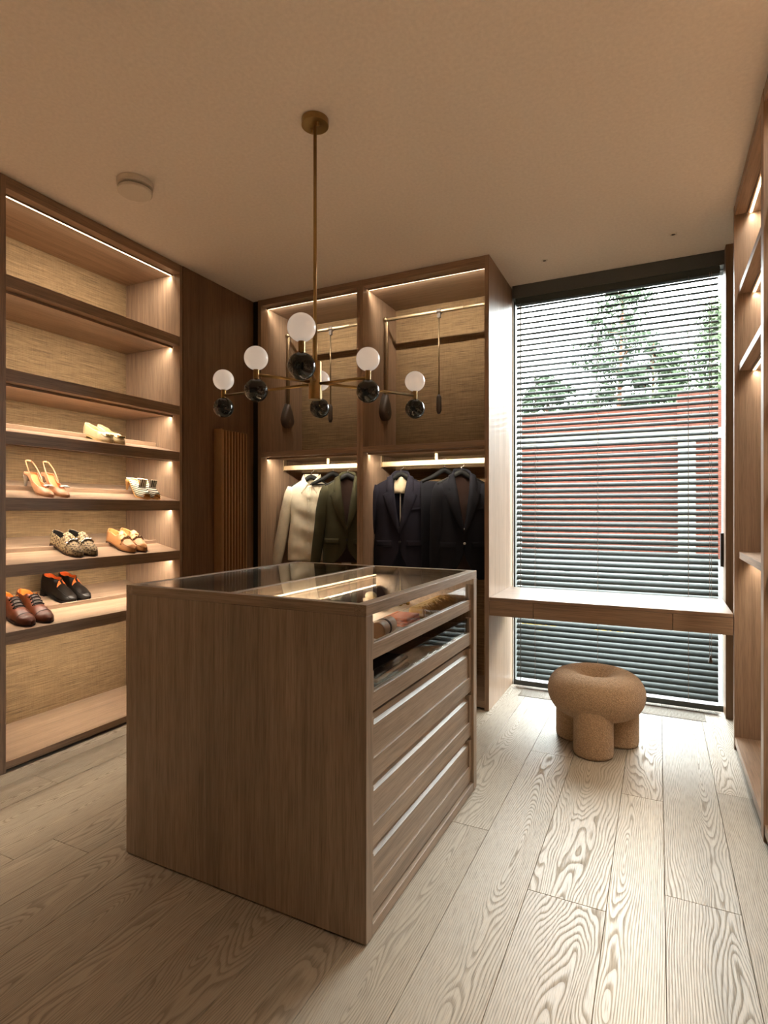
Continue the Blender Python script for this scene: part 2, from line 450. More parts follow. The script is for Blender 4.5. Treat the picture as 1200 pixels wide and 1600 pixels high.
# ------------------------------------------------------------------ outdoors
def brick_mat():
    t = NT('red_brick'); tc = t.node('TexCoord'); mp = t.node('Mapping')
    sep = t.node('SeparateXYZ'); cb = t.node('CombineXYZ')
    t.link(tc.outputs['Object'], sep.inputs[0]); t.link(sep.outputs[0], cb.inputs[0]); t.link(sep.outputs[2], cb.inputs[1])
    br = t.node('TexBrick'); t.link(cb.outputs[0], br.inputs['Vector'])
    br.inputs['Color1'].default_value = lin('4e281e'); br.inputs['Color2'].default_value = lin('3a1d17'); br.inputs['Mortar'].default_value = lin('241b17')
    br.inputs['Scale'].default_value = 1; br.inputs['Brick Width'].default_value = .25; br.inputs['Row Height'].default_value = .075
    br.inputs['Mortar Size'].default_value = .011; br.inputs['Bias'].default_value = -.2
    return t.set(br.outputs[0], .9, spec=.1)
brick_m = brick_mat()
render_m = plain('pale_render', '57544a', .9, bscale=6)
ground_m = plain('yard_paving', '2a2b2a', .9, bscale=3)
bark_m = plain('pine_bark', '5e3a28', .9, bscale=20)
leaf_m = {k: plain('foliage_'+k, c, .8, spec=.1, bscale=2) for k, c in (('pine', '3a4436'), ('spruce', '4c5843'), ('yellow', 'a88a1e'))}
tag(P(empty('yard_ground', (0, 30, -.3)), 'paving', ground_m, lambda m: m.box(-40, 40, 4.7, 80, -.5, -.3)).parent, kind='structure')
bd = empty('brick_building', (0, 22, -.3), label='red brick building with pale bands seen through the blind', cat='building')
P(bd, 'brick_wall', brick_m, lambda m: m.box(-14, .585, 22, 25, -.3, 4.97))
P(bd, 'taller_wing', brick_m, lambda m: m.box(.585, 12, 21.7, 25, -.3, 5.29))
P(bd, 'coping', render_m, lambda m: m.box(-14, .585, 21.93, 25, 4.97, 5.03))
P(bd, 'pale_band', render_m, lambda m: m.box(-14, .585, 21.9, 22, 3.78, 4.2))
P(bd, 'pale_band', render_m, lambda m: m.box(.585, 12, 21.6, 21.7, 3.70, 4.05))
P(bd, 'pale_column', render_m, lambda m: m.box(.60, 1.12, 21.45, 21.7, -.3, 3.70))
fn = empty('yard_fence', (-.5, 9, -.3), label='low dark slatted fence across the yard outside', cat='fence')
for k in range(5): P(fn, 'fence_slat', frame_m, lambda m: m.box(-4.5, 3.5, 9, 9.03, -.2+k*.15, -.08+k*.15))
for k in range(6): P(fn, 'fence_post', frame_m, lambda m: m.box(-4.0+k*1.35, -3.92+k*1.35, 9.03, 9.11, -.3, .58))
def tree(name, x, y, h, r, crown0, kind, label, n, seed, dens=60, trunk=.16, cone=False):
    R = random.Random(seed)
    t = empty(name, (x, y, -.3), label=label, cat='tree', group='trees beyond the yard')
    m = MB(); m.tube([(0, 0, 0), (R.uniform(-.1, .1), 0, h*.5), (R.uniform(-.2, .2), 0, h)], [trunk, trunk*.7, trunk*.15], 8)
    cl = []
    for k in range(n):
        f = (k+R.random())/n; z = crown0+(h-crown0)*f
        rr = r*((1-f)**.8+.06 if cone else (.35+.65*math.sin(PI*min(1, f*.8+.15))))
        q = R.uniform(0, 2*PI); d = rr*R.uniform(.35, 1)
        p = Vector((math.cos(q)*d, math.sin(q)*d, z+R.uniform(-.2, .2))); cl.append((p, r*R.uniform(.16, .3)))
        m.tube([(0, 0, z-d*.25), tuple(p)], [.03, .008], 5)
    m.build('trunk', bark_m, t)
    m = MB()
    for p, rad in cl:
        for _ in range(dens):
            c = p+Vector((R.gauss(0, 1), R.gauss(0, 1), R.gauss(0, .45)))*rad*.7
            a = Vector((R.gauss(0, 1), R.gauss(0, 1), R.gauss(0, 1))).normalized(); b = a.orthogonal().normalized()
            l, w = R.uniform(.12, .26), R.uniform(.04, .075)
            m._add([c-a*l, c+b*w, c+a*l, c-b*w], [(0, 1, 2, 3)])
    tag(m.build('foliage', leaf_m[kind], t), kind='stuff')
tree('pine_tree', -1.65, 30, 13.2, 1.8, 6.5, 'pine', 'tall thin pine with reddish trunk behind the brick wall', 44, 1, 75)
tree('spruce_tree', 2.6, 29, 10.6, 2.3, 3.0, 'spruce', 'bushy green spruce at the right edge of the window view', 90, 2, 110, cone=True)
tree('spruce_tree', .55, 31, 9.2, 1.5, 3.0, 'spruce', 'slim green spruce between the pine and the window edge', 60, 3, 100, cone=True)
tree('pine_tree', -5.4, 32, 8.8, 1.7, 4.0, 'pine', 'low pine just right of the window left edge', 50, 4, 100)
tree('pine_tree', -8.1, 34, 9.4, 1.5, 4.0, 'spruce', 'thin tree at the far left of the window view', 46, 5, 100, cone=True)
tree('pine_tree', -.35, 33, 10.4, 1.3, 4.2, 'pine', 'loose pine close behind the tall pine trunk', 44, 6, 100)
tree('pine_tree', -3.4, 35, 7.6, 2.0, 4.0, 'spruce', 'short bushy tree left of the tall pine', 50, 8, 100)
for x, y, s, lb in ((-1.35, 7.4, 1, 'small shrub with yellow leaves outside below the desk centre'), (-.5, 7.6, 2, 'small shrub with yellow leaves outside below the desk right part')):
    R = random.Random(s); t = empty('yellow_shrub', (x, y, -.3), label=lb, cat='shrub')
    m = MB()
    for _ in range(9): m.tube([(0, 0, 0), (R.uniform(-.2, .2), R.uniform(-.2, .2), R.uniform(.2, .5))], [.008, .003], 5)
    m.build('stem', bark_m, t); m = MB()
    for _ in range(260):
        c = Vector((R.gauss(0, .14), R.gauss(0, .14), R.uniform(.1, .5))); a = Vector((R.gauss(0, 1), R.gauss(0, 1), R.gauss(0, 1))).normalized(); b = a.orthogonal().normalized()
        m._add([c-a*.03, c+b*.018, c+a*.03, c-b*.018], [(0, 1, 2, 3)])
    tag(m.build('leaves', leaf_m['yellow'], t), kind='stuff')

# ------------------------------------------------------------------ shoe cabinet on the left wall
LED_SHELF, LED_TOP = 7.2, 8.5
def shoe_cabinet(y0, y1, label, name='shoe_cabinet', detail=True):
    r = empty(name, (-3.2, (y0+y1)/2, 0), label=label, cat='cabinet')
    o = tuple(r.location); yc, L = (y0+y1)/2, y1-y0
    P(r, 'back_panel', grass_m, lambda m: m.box(XLB-.012, XLB, y0, y1, .02, 2.99))
    P(r, 'side_panel', wood['z'], lambda m: m.box(XLB-.012, XL, y1, y1+.024, 0, 2.998))
    P(r, 'side_panel', wood['z'], lambda m: m.box(XLB-.012, XL+.002, y0-.032, y0, 0, 2.998))
    tp = P(r, 'top_board', wood['y'], lambda m: m.box(XLB, XL, y0, y1, 2.94, 2.998))
    led(tp, o, (-3.025, yc, 2.936), L-.01, 'y', math.radians(34), LED_TOP, front=1, lip=.005)
    for zt in (2.507, 2.032):
        s = P(r, 'shelf', wood['y'], lambda m: m.box(XLB, XL-.003, y0, y1, zt-.06, zt))
        led(s, o, (-3.025, yc, zt-.064), L-.01, 'y', math.radians(34), LED_SHELF, front=1)
    for zt in (1.717, 1.383, 1.043, .702):
        D = XL-.003-XLB; rise = .115
        def sh(m): m.prism([(XLB, zt+rise), (XLB, zt+rise-.05), (XL-.03, zt-.062), (XL-.003, zt-.062), (XL-.003, zt)], y0, y1)
        s = P(r, 'shoe_shelf', wood['y'], sh)
        def hr(m):
            x = -3.158; zz = zt+rise*(XL-.003-x)/D
            m.prism([(x-.006, zz-.001), (x+.004, zz-.003), (x+.009, zz+.022), (x+.004, zz+.025)], y0+.01, y1-.02)
        P(s, 'heel_rail', bronze_wood, hr, o=o)
        led(s, o, (-3.025, yc, zt-.055), L-.01, 'y', math.radians(34), LED_SHELF, front=1)
    P(r, 'base_board', wood['y'], lambda m: m.box(XLB, XL-.002, y0, y1, .016, .052))
    P(r, 'plinth', gap_m, lambda m: m.box(XLB, XL-.03, y0, y1, 0, .016))
    return r
bronze_wood = wood['y']
shoe_cabinet(1.733, 2.883, 'tall lit oak shoe cabinet with woven back and slanted shelves')
shoe_cabinet(.55, 1.675, 'lit oak shoe cabinet cut off by the left picture edge')
shoe_cabinet(-.63, .492, 'unseen lit oak shoe cabinet added beyond the left picture edge for warm light')  # unseen bay, added so its strips warm the ambient light
# plain oak panel between the shoe cabinet and the wardrobes
struct('trim_3', wood_d['z'], lambda m: m.box(XLB, XL+.004, 2.909, 3.66, 0, 2.998))

# ------------------------------------------------------------------ radiator
rad = empty('radiator', (-2.90, 3.34, .1), label='tall bronze tube radiator on the dark panel by the wardrobe', cat='radiator')
rad_m = plain('radiator_bronze', 'a07c55', .45, .0, bscale=60)
for k in range(9):
    y = 3.212+.0325*k
    P(rad, 'radiator_tube', rad_m, lambda m: m.box(-2.925, -2.862, y, y+.013, .13, 1.91), bevel=.003)
P(rad, 'back_plate', rad_m, lambda m: m.box(-2.928, -2.884, 3.214, 3.483, .12, 1.90))
P(rad, 'side_plate', rad_m, lambda m: m.box(-2.938, -2.864, 3.204, 3.211, .12, 1.915))
for z in (.35, 1.65): P(rad, 'wall_bracket', gap_m, lambda m: m.box(XL+.004, -2.928, 3.27, 3.42, z, z+.05))

# ------------------------------------------------------------------ wardrobes on the back wall
YWB = 4.225
def wardrobe(x0, x1, label, left_t, right_t, right_z=0):
    r = empty('open_wardrobe', ((x0+x1)/2, 3.95, 0), label=label, cat='wardrobe'); o = tuple(r.location)
    xc, W = (x0+x1)/2, x1-x0
    P(r, 'back_panel', grass_m, lambda m: m.box(x0, x1, YWB, YWB+.012, .02, 2.99))
    P(r, 'side_panel', wood['z'], lambda m: m.box(x0-left_t, x0, YB, 4.30, 0, 2.998))
    P(r, 'side_panel', wood['z'], lambda m: m.box(x1, x1+right_t, YB, 4.30, 0, 2.998))
    t = P(r, 'top_board', wood['x'], lambda m: m.box(x0, x1, YB+.002, YWB, 2.952, 2.998))
    led(t, o, (xc, YB+.085, 2.948), W-.01, 'x', math.radians(54), LED_WTOP, front=-1, spread=122, lip=.007)
    s = P(r, 'shelf', wood['x'], lambda m: m.box(x0, x1, YB+.002, YWB, 1.742, 1.782))
    led(s, o, (xc, YB+.085, 1.738), W-.01, 'x', math.radians(40), LED_WMID, front=-1, spread=130)
    b = P(r, 'base_board', wood['x'], lambda m: m.box(x0, x1, YB+.002, YWB, .016, .06))
    P(r, 'plinth', gap_m, lambda m: m.box(x0, x1, YB+.03, YWB, 0, .016))
    rl = P(r, 'hanging_rail', champ_m, lambda m: m.box(x0+.004, x1-.004, 3.955, 3.975, 1.655, 1.695), bevel=.003)
    P(rl, 'rail_bracket', champ_m, lambda m: m.box(x0, x0+.008, 3.945, 3.985, 1.65, 1.742), o=o)
    P(rl, 'rail_bracket', champ_m, lambda m: m.box(x1-.008, x1, 3.945, 3.985, 1.65, 1.742), o=o)
    P(rl, 'rail_bracket', champ_m, lambda m: m.box(xc-.01, xc+.01, 3.957, 3.973, 1.69, 1.742), o=o)
    return r
LED_WTOP, LED_WMID = 7.0, 6.0
wardrobe(-2.858, -1.985, 'open oak wardrobe bay beside the radiator, holding shirt and olive jacket', .03, .0235)
wardrobe(-1.936, -1.03, 'open oak wardrobe bay beside the window, holding dark jackets', .0235, .03)
struct('trim_4', gap_m, lambda m: m.box(XL+.004, -2.889, YB+.012, 3.70, 0, 2.998))

def wardrobe_lift(x0, x1, label):
    r = empty('wardrobe_lift', (x0, 3.98, 2.05), label=label, cat='wardrobe lift', group='pull down rails in the wardrobes')
    for sx, xx in ((1, x0), (-1, x1)):
        a = P(r, 'lift_arm', bronze_m, lambda m: m.tube([(xx+sx*.028, 3.98, 2.12), (xx+sx*.028, 3.98, 2.80)], [(.018, .012)]*2, 12), smooth=False)
        def hs(m):
            n, lay = 20, []
            for dx, k in ((0, 1.0), (.03, 1.0), (.045, .93), (.052, .75)):
                for i in range(n):
                    q = 2*PI*i/n; rr = .070*k
                    yy, zz = math.sin(q)*rr, math.cos(q)*rr
                    if zz > 0: yy *= 1-.62*(zz/rr)**1.3; zz *= 2.05
                    lay.append((xx+sx*dx, 3.98+yy, 2.085+zz))
            fs = []
            for j in range(3):
                for i in range(n): fs.append((j*n+i, j*n+(i+1) % n, (j+1)*n+(i+1) % n, (j+1)*n+i))
            fs.append(tuple(range(3*n, 4*n))); m._add(lay, fs)
        h = P(r, 'gear_housing', taupe_m, hs, smooth=True)
        P(h, 'pivot_cap', taupe_m, lambda m: m.cyl((xx+sx*.05, 3.98, 2.075), (xx+sx*.056, 3.98, 2.075), .014, 16), o=tuple(r.location))
        P(r, 'elbow', bronze_m, lambda m: m.sphere((xx+sx*.028, 3.98, 2.80), .023, 14, 8), smooth=True)
    P(r, 'lift_rail', champ_m, lambda m: (m.cyl((x0+.028, 3.98, 2.80), (x1-.25, 3.98, 2.80), .0125, 14), m.cyl((x1-.25, 3.98, 2.80), (x1-.028, 3.98, 2.80), .0105, 14)), smooth=True)
    xm = (x0+x1)/2+.015
    P(r, 'slider_ring', taupe_m, lambda m: (m.cyl((xm-.016, 3.98, 2.80), (xm+.016, 3.98, 2.80), .021, 14), m.box(xm-.011, xm+.011, 3.965, 3.985, 2.75, 2.79)))
    P(r, 'pull_rod', bronze_m, lambda m: m.cyl((xm, 3.97, 2.16), (xm, 3.97, 2.76), .0052, 10), smooth=True)
    P(r, 'pull_handle', taupe_m, lambda m: (m.tube([(xm, 3.97, 2.18), (xm, 3.97, 2.16), (xm, 3.97, 2.06), (xm, 3.97, 2.035)], [(.008, .008), (.019, .012), (.021, .013), (.010, .008)], 14)), smooth=True)
wardrobe_lift(-2.858, -1.985, 'bronze pull down rail high in the wardrobe bay beside the radiator')
wardrobe_lift(-1.936, -1.03, 'bronze pull down rail high in the wardrobe bay beside the window')

# ------------------------------------------------------------------ open shelving on the right
def right_unit(y0, y1, label, zs, endpost=.035, col=wood):
    r = empty('open_shelving', (.65, (y0+y1)/2, 0), label=label, cat='shelving'); o = tuple(r.location); yc, L = (y0+y1)/2, y1-y0
    P(r, 'back_panel', col['z'], lambda m: m.box(.90, .915, y0, y1, .02, 2.99))
    P(r, 'side_panel', wood['z'], lambda m: m.box(XR, .915, y1, y1+endpost, 0, 2.998))
    P(r, 'side_panel', wood['z'], lambda m: m.box(XR, .915, y0-.03, y0, 0, 2.998))
    t = P(r, 'top_board', wood['y'], lambda m: m.box(XR+.002, .90, y0, y1, 2.945, 2.998))
    led(t, o, (.455, yc, 2.941), L-.01, 'y', math.radians(-28), 7.0, front=-1)
    for z in zs:
        s = P(r, 'shelf', wood['y'], lambda m: m.box(XR+.022, .90, y0, y1, z-.036, z))
        led(s, o, (.47, yc, z-.040), L-.01, 'y', math.radians(-28), 6.0, front=-1)
    P(r, 'base_board', wood['y'], lambda m: m.box(XR+.004, .90, y0, y1, .03, .07))
    P(r, 'plinth', gap_m, lambda m: m.box(XR+.03, .90, y0, y1, 0, .03))
right_unit(2.752, 3.655, 'oak shelving bay beside the desk with three empty shelves', (2.545, 2.12, 1.092))
right_unit(1.55, 2.722-.032, 'oak shelving bay cut off by the right picture edge', (2.57, 2.14, 1.79, 1.42, 1.085), .030)

right_unit(.35, 1.49, 'unseen lit oak shelving bay added beyond the right picture edge for warm light', (2.57, 2.14, 1.79, 1.42, 1.085), .030)  # out-of-view bay added for the warm fill from its strips

# ------------------------------------------------------------------ desk under the window
dk = empty('wall_desk', (-.31, 3.95, .63), label='long floating oak desk with three drawers in front of the blind', cat='desk')
wood_desk = {a: wood_mat('desk_oak_'+a, a, lin('94785f'), .36) for a in 'xyz'}
P(dk, 'desk_top', wood_desk['x'], lambda m: m.box(-.998, .372, YB+.001, 4.225, .728, .748), bevel=.0015)
P(dk, 'carcass', wood_desk['x'], lambda m: m.box(-.998, .372, YB+.022, 4.225, .630, .7275))
for a, b in ((-.998, -.716), (-.713, .073), (.076, .372)):
    P(dk, 'drawer_front', wood_desk['x'], lambda m: m.box(a, b, YB, YB+.0205, .629, .7265), bevel=.0012)

# ------------------------------------------------------------------ stool
st = empty('boucle_stool', (-.318, 3.40, 0), .03, label='tan boucle stool with dimpled seat and three stubby legs', cat='stool')
LEGS = [-PI/2-.02, -PI/2+2*PI/3, -PI/2-2*PI/3]
def seat(m):
    nu, nv = 96, 40
    def fn(u, v):
        q = 2*PI*u; a = 2*PI*v          # torus-like closed profile
        R0 = .150; rr = .110
        r = R0+rr*math.cos(a); z = .303+.113*math.sin(a)
        lob = max(math.cos(q-l) for l in LEGS)
        under = max(0, -math.sin(a))
        z -= under**.8*.012*min(1, max(0, (.97-lob)/.1))
        if math.cos(a) < 0: r = R0+rr*.98*math.cos(a)
        seam = math.exp(-((lob-1)/.0016)**2)*.0035*(1 if math.sin(a) > -.4 else 0)
        r -= seam*max(0, math.cos(a)); z -= seam*max(0, math.sin(a))
        return (r*math.cos(q), r*math.sin(q), z)
    v = [fn(i/nu, j/nv) for j in range(nv) for i in range(nu)]
    m._add(v, [(j*nu+i, j*nu+(i+1) % nu, ((j+1) % nv)*nu+(i+1) % nu, ((j+1) % nv)*nu+i) for j in range(nv) for i in range(nu)])
m = MB(); seat(m); m.sphere((0, 0, .305), .075, 28, 12, (1, 1, .45)); m.build('seat', boucle_m, st, smooth=True)
for l in LEGS:
    m = MB(); cx, cy = .140*math.cos(l), .148*math.sin(l)
    m.lathe([(.090, 0), (.100, .006), (.103, .02), (.103, .14), (.103, .24), (.09, .275), (.05, .29), (0, .295)], (cx, cy, .001), 40)
    m.build('leg', boucle_m, st, smooth=True)

# ------------------------------------------------------------------ chandelier
HX, HY = -1.330, 2.067
ch = empty('chandelier', (HX, HY, 1.79), label='brass six-arm chandelier with white glass globes and black marble balls', cat='chandelier')
P(ch, 'canopy', brass_m, lambda m: m.lathe([(.058, 0), (.058, .026), (0, .026)], (HX, HY, 2.973), 32))
for s in (-1, 1): P(ch, 'canopy_screw', brass_m, lambda m: m.lathe([(.004, -.014), (.006, -.010), (.006, 0)], (HX+s*.028*math.cos(YAW+2.2), HY+s*.028*math.sin(YAW+2.2), 2.973), 10), smooth=True)
P(ch, 'rod', brass_m, lambda m: m.cyl((HX, HY, 1.95), (HX, HY, 2.98), .0075, 14), smooth=True)
P(ch, 'rod_sleeve', brass_m, lambda m: m.cyl((HX, HY, 1.94), (HX, HY, 2.10), .0105, 16), smooth=True)
P(ch, 'hub', brass_m, lambda m: m.lathe([(0, 1.795), (.027, 1.795), (.028, 1.797), (.028, 1.957), (.026, 1.96), (0, 1.96)], (HX, HY, 0), 28))
for k in range(6):
    q = YAW-PI/2+k*PI/3+.035; R = .525 if k % 2 == 0 else .262
    bx, by = HX+R*math.cos(q), HY+R*math.sin(q)
    za = 1.868+(.006, -.006, .002)[k % 3]
    a = P(ch, 'arm', brass_m, lambda m: m.cyl((HX+.02*math.cos(q), HY+.02*math.sin(q), za), (bx, by, za), .0065, 12), smooth=True)
    P(ch, 'stem', brass_m, lambda m: m.lathe([(.0, 1.845), (.0115, 1.845), (.0115, 1.892), (.018, 1.895), (.018, 1.899), (0, 1.899)], (bx, by, 0), 18))
    P(ch, 'white_globe', opal_m, lambda m: m.sphere((bx, by, 1.937), .0485, 32, 20), smooth=True)
    P(ch, 'marble_ball', marble_m, lambda m: m.sphere((bx, by, 1.806), .0475, 32, 20), smooth=True)

# ceiling fittings
vt = empty('ceiling_vent', (-2.415, 2.06, 2.94), label='round two-tier white air valve on the ceiling', cat='vent')
P(vt, 'valve_ring', white_m, lambda m: m.lathe([(.078, 2.972), (.087, 2.975), (.087, 3.0), (.0, 3.0)], (-2.415, 2.06, 0), 40))
P(vt, 'valve_neck', gap_m, lambda m: m.cyl((-2.415, 2.06, 2.955), (-2.415, 2.06, 2.975), .05, 24))
P(vt, 'valve_disc', white_m, lambda m: m.lathe([(0, 2.940), (.078, 2.942), (.083, 2.946), (.083, 2.958), (.0, 2.962)], (-2.415, 2.06, 0), 40))
for x, y, lb in ((-.689, 3.90, 'tiny round ceiling sensor near the top of the wardrobe end panel'), (.082, 3.87, 'tiny round ceiling sensor nearest the right shelving')):
    s = empty('ceiling_sensor', (x, y, 2.99), label=lb, cat='sensor')
    P(s, 'sensor_ring', white_m, lambda m: m.lathe([(.012, 2.996), (.019, 2.9965), (.02, 3.0)], (x, y, 0), 20))
    P(s, 'sensor_lens', taupe_m, lambda m: m.lathe([(0, 2.994), (.010, 2.995), (.012, 2.9965)], (x, y, 0), 16))

# ------------------------------------------------------------------ island
IW, IL, IH = 1.048, 1.105, 1.033
isl = empty('display_island', (-.793, 1.516, 0), -.013, label='oak dressing island with glass top and five drawers', cat='cabinet')
wood_i = {a: wood_mat('island_oak_'+a, a, lin('a08d7a'), .40, 1.15) for a in 'xyz'}
def IP(name, mats, fill, parent=None, **kw):
    m = MB(); fill(m); return m.build(name, mats, parent or isl, **kw)
T = .044
IP('end_panel', wood_i['z'], lambda m: m.box(-IW, 0, 0, T, 0.006, .9975), bevel=.0012)
IP('end_panel', wood_i['z'], lambda m: m.box(-IW, 0, IL-T, IL, .006, .9975), bevel=.0012)
IP('side_panel', wood_i['z'], lambda m: m.box(-IW, -IW+.03, T, IL-T, .006, .9975))
IP('plinth', gap_m, lambda m: m.box(-IW+.02, -.02, .02, IL-.02, 0, .006))
IP('base_rail', wood_i['y'], lambda m: m.box(-.03, -.001, T, IL-T, .006, .041), bevel=.0012)
IP('partition', wood_i['y'], lambda m: m.box(-.56, -.528, T, IL-T, .05, .9975))
IP('tray_board', wood_i['y'], lambda m: m.box(-IW+.03, -.56, T, IL-T, .84, .855))
IP('top_rail', wood_i['y'], lambda m: m.box(-.040, 0, 0, IL, .9980, IH), bevel=.0012)
IP('top_rail', wood_i['y'], lambda m: m.box(-IW, -IW+.036, 0, IL, .998, IH), bevel=.0012)
IP('top_rail', wood_i['x'], lambda m: m.box(-IW+.0362, -.0402, 0, .028, .998, IH), bevel=.0012)
IP('top_rail', wood_i['x'], lambda m: m.box(-IW+.0362, -.0402, IL-.028, IL, .998, IH), bevel=.0012)
IP('top_rail', wood_i['y'], lambda m: m.box(-.556, -.532, .0282, IL-.0282, .998, IH), bevel=.0012)
IP('glass_pane', case_glass_m, lambda m: m.box(-.531, -.041, .029, IL-.029, IH-.0075, IH-.001))
IP('glass_pane', case_glass_m, lambda m: m.box(-IW+.037, -.557, .029, IL-.029, IH-.0075, IH-.001))
lp = led(isl, (0, 0, 0), (-.515, IL/2, .990), IL-2*T-.02, 'y', math.radians(-38), 12.0, w=.012)
Y0, Y1 = T+.002, IL-T-.002
def drawer(z0, z1, zp0, zp1, glassy):
    d = empty('drawer', (0, 0, 0)); d.parent = isl
    q = lambda name, mats, fill, **kw: IP(name, mats, fill, parent=d, **kw)
    if glassy:
        q('drawer_front', wood_i['y'], lambda m: m.box(-.034, -.012, Y0, Y1, z0, zp0), bevel=.001)
        for a, b in ((Y0, Y0+.026), (Y1-.026, Y1)): q('stile', wood_i['z'], lambda m: m.box(-.034, -.012, a, b, zp0, z1))
        q('glass_front', case_glass_m, lambda m: m.box(-.026, -.020, Y0+.0262, Y1-.0262, zp0+.0002, z1-.004))
    else:
        q('drawer_front', wood_i['y'], lambda m: m.box(-.034, -.012, Y0, Y1, z0, zp0), bevel=.001)
        for a, b in ((Y0, Y0+.026), (Y1-.026, Y1)): q('stile', wood_i['z'], lambda m: m.box(-.034, -.012, a, b, zp0, z1), bevel=.001)
        q('drawer_panel', wood_i['y'], lambda m: m.prism([(-.019, zp0), (-.019, zp1-.008), (-.031, zp1), (-.031, z1), (-.040, z1), (-.040, zp0)], Y0+.0262, Y1-.0262))
    q('drawer_box', wood_i['y'], lambda m: (m.box(-.52, -.041, Y0+.004, Y1-.004, z0+.004, z0+.014), m.box(-.52, -.508, Y0+.004, Y1-.004, z0+.014, z1-.03),
      m.box(-.508, -.041, Y0+.004, Y0+.014, z0+.014, z1-.03), m.box(-.508, -.041, Y1-.014, Y1-.004, z0+.014, z1-.03)))
drawer(.852, .970, .901, .966, True)
drawer(.691, .816, .749, .812, True)
drawer(.471, .670, .540, .648, False)
drawer(.263, .454, .330, .438, False)
drawer(.051, .242, .123, .231, False)

# things lying in the top drawer (seen through the glass)
def at_island(lx, ly, z):
    c, s = math.cos(-.013), math.sin(-.013); return (-.793+lx*c-ly*s, 1.516+lx*s+ly*c, z)
ZT = .8675
cream_m = fabric('cream_cloth', 'd8c6a4'); gold_m = plain('gold_bead', 'c9a86a', .25, .6); straw_m = plain('straw', 'b08a4a', .8, bscale=90)
tanl_m = plain('tan_leather', 'a37a55', .5, bump=.2, bscale=400); blk_cloth = fabric('black_cloth', '1d1d22')
orange_m = fabric('rust_scarf', 'b5613a')
velvet_m = fabric('brown_velvet', '3a281e')
p = at_island(-.385, .80, ZT); r = empty('cloth_knot', p, label='cream knotted cloth ring under the glass top', cat='scarf')
m = MB(); m.tube([(.045*math.cos(2*PI*i/16)*(1+.1*math.sin(3*i)), .045*math.sin(2*PI*i/16), .022+.008*math.sin(2.3*i)) for i in range(17)], .021, 10)
m.build('ring', cream_m, r, smooth=True); m = MB(); m.sphere((-.03, .015, .055), .026, 16, 10, (1.1, .9, .8)); m.build('knot', cream_m, r, smooth=True)
p = at_island(-.345, .945, ZT); r = empty('bead_bracelet', p, label='heap of gold bead strings under the glass top', cat='necklace')
Rb = random.Random(5)
for k in range(22):
    a = k*2.4; rr = .012*math.sqrt(k); m = MB(); m.sphere((rr*math.cos(a), rr*math.sin(a), .012+max(0, .035-rr*.7)+Rb.uniform(0, .006)), .0115, 12, 8); m.build('bead', gold_m, r, smooth=True)
p = at_island(-.37, .80, ZT); r = empty('jewellery_stand', p, label='sloping brown velvet jewellery stand under the glass top', cat='stand')
m = MB(); m.prism([(-.125, 0), (-.055, 0), (-.105, .075), (-.125, .075)], -.24, .24); m.build('velvet_wedge', velvet_m, r, bevel=.004)
m = MB(); m.prism([(-.127, .0755), (-.100, .0755), (-.100, .080), (-.127, .080)], -.245, .245); m.build('top_ledge', wood_i['y'], r)
p = at_island(-.115, .84, ZT); r = empty('straw_clutch', p, .02, label='fringed yellow straw clutch in the glass-fronted top drawer', cat='bag')
m = MB(); m.box(-.045, .03, -.19, .19, .002, .05); m.build('clutch_body', straw_m, r, bevel=.012)
m = MB(); Rs = random.Random(9)
for k in range(420):
    y = Rs.uniform(-.19, .19); x = Rs.uniform(.0, .035); z = Rs.uniform(.03, .058)
    a = Rs.uniform(-.5, .5); m.tube([(x, y, z), (x+.016, y+.012*a, z-.012), (x+.020+Rs.uniform(0, .008), y+.03*a, max(.004, z-.045))], .0011, 3, caps=False)
tag(m.build('fringe', straw_m, r), kind='stuff')
p = at_island(-.13, .54, ZT); r = empty('rust_scarf', p, .05, label='folded rust scarf in the glass-fronted top drawer', cat='scarf')
for k in range(3):
    m = MB(); m.box(-.06+.004*k, .055-.003*k, -.07, .07, .002+.012*k, .013+.012*k); m.build('fold', orange_m, r, bevel=.005)
p = at_island(-.10, .31, ZT); r = empty('leather_roll', p, .1, label='rolled tan leather case in the glass-fronted top drawer', cat='case')
m = MB(); m.tube([(0, -.06, .031), (0, .075, .031)], .030, 24); m.build('roll', tanl_m, r, bevel=.004); m = MB(); m.tube([(0, -.002, .031), (0, .012, .031)], .0315, 24); m.build('strap', velvet_m, r)
p = at_island(-.085, .14, ZT); r = empty('black_pouch', p, 0, label='small black cloth pouch at the near end of the top drawer', cat='pouch')
m = MB(); m.sphere((0, 0, .032), .034, 20, 12, (.9, 1.0, .93)); m.build('pouch_body', blk_cloth, r, smooth=True); m = MB(); m.lathe([(.012, .058), (.016, .066), (.010, .070)], (0, 0, 0), 14); m.build('drawstring_neck', blk_cloth, r, smooth=True)
p = at_island(-.12, .33, .7065); r = empty('folded_shawl', p, .04, label='folded brown shawl in the second glass drawer', cat='shawl')
for k in range(4):
    m = MB(); m.box(-.075, .06-.004*k, -.14, .16, .001+.014*k, .014+.014*k); m.build('fold', velvet_m if k % 2 else tanl_m, r, bevel=.006)

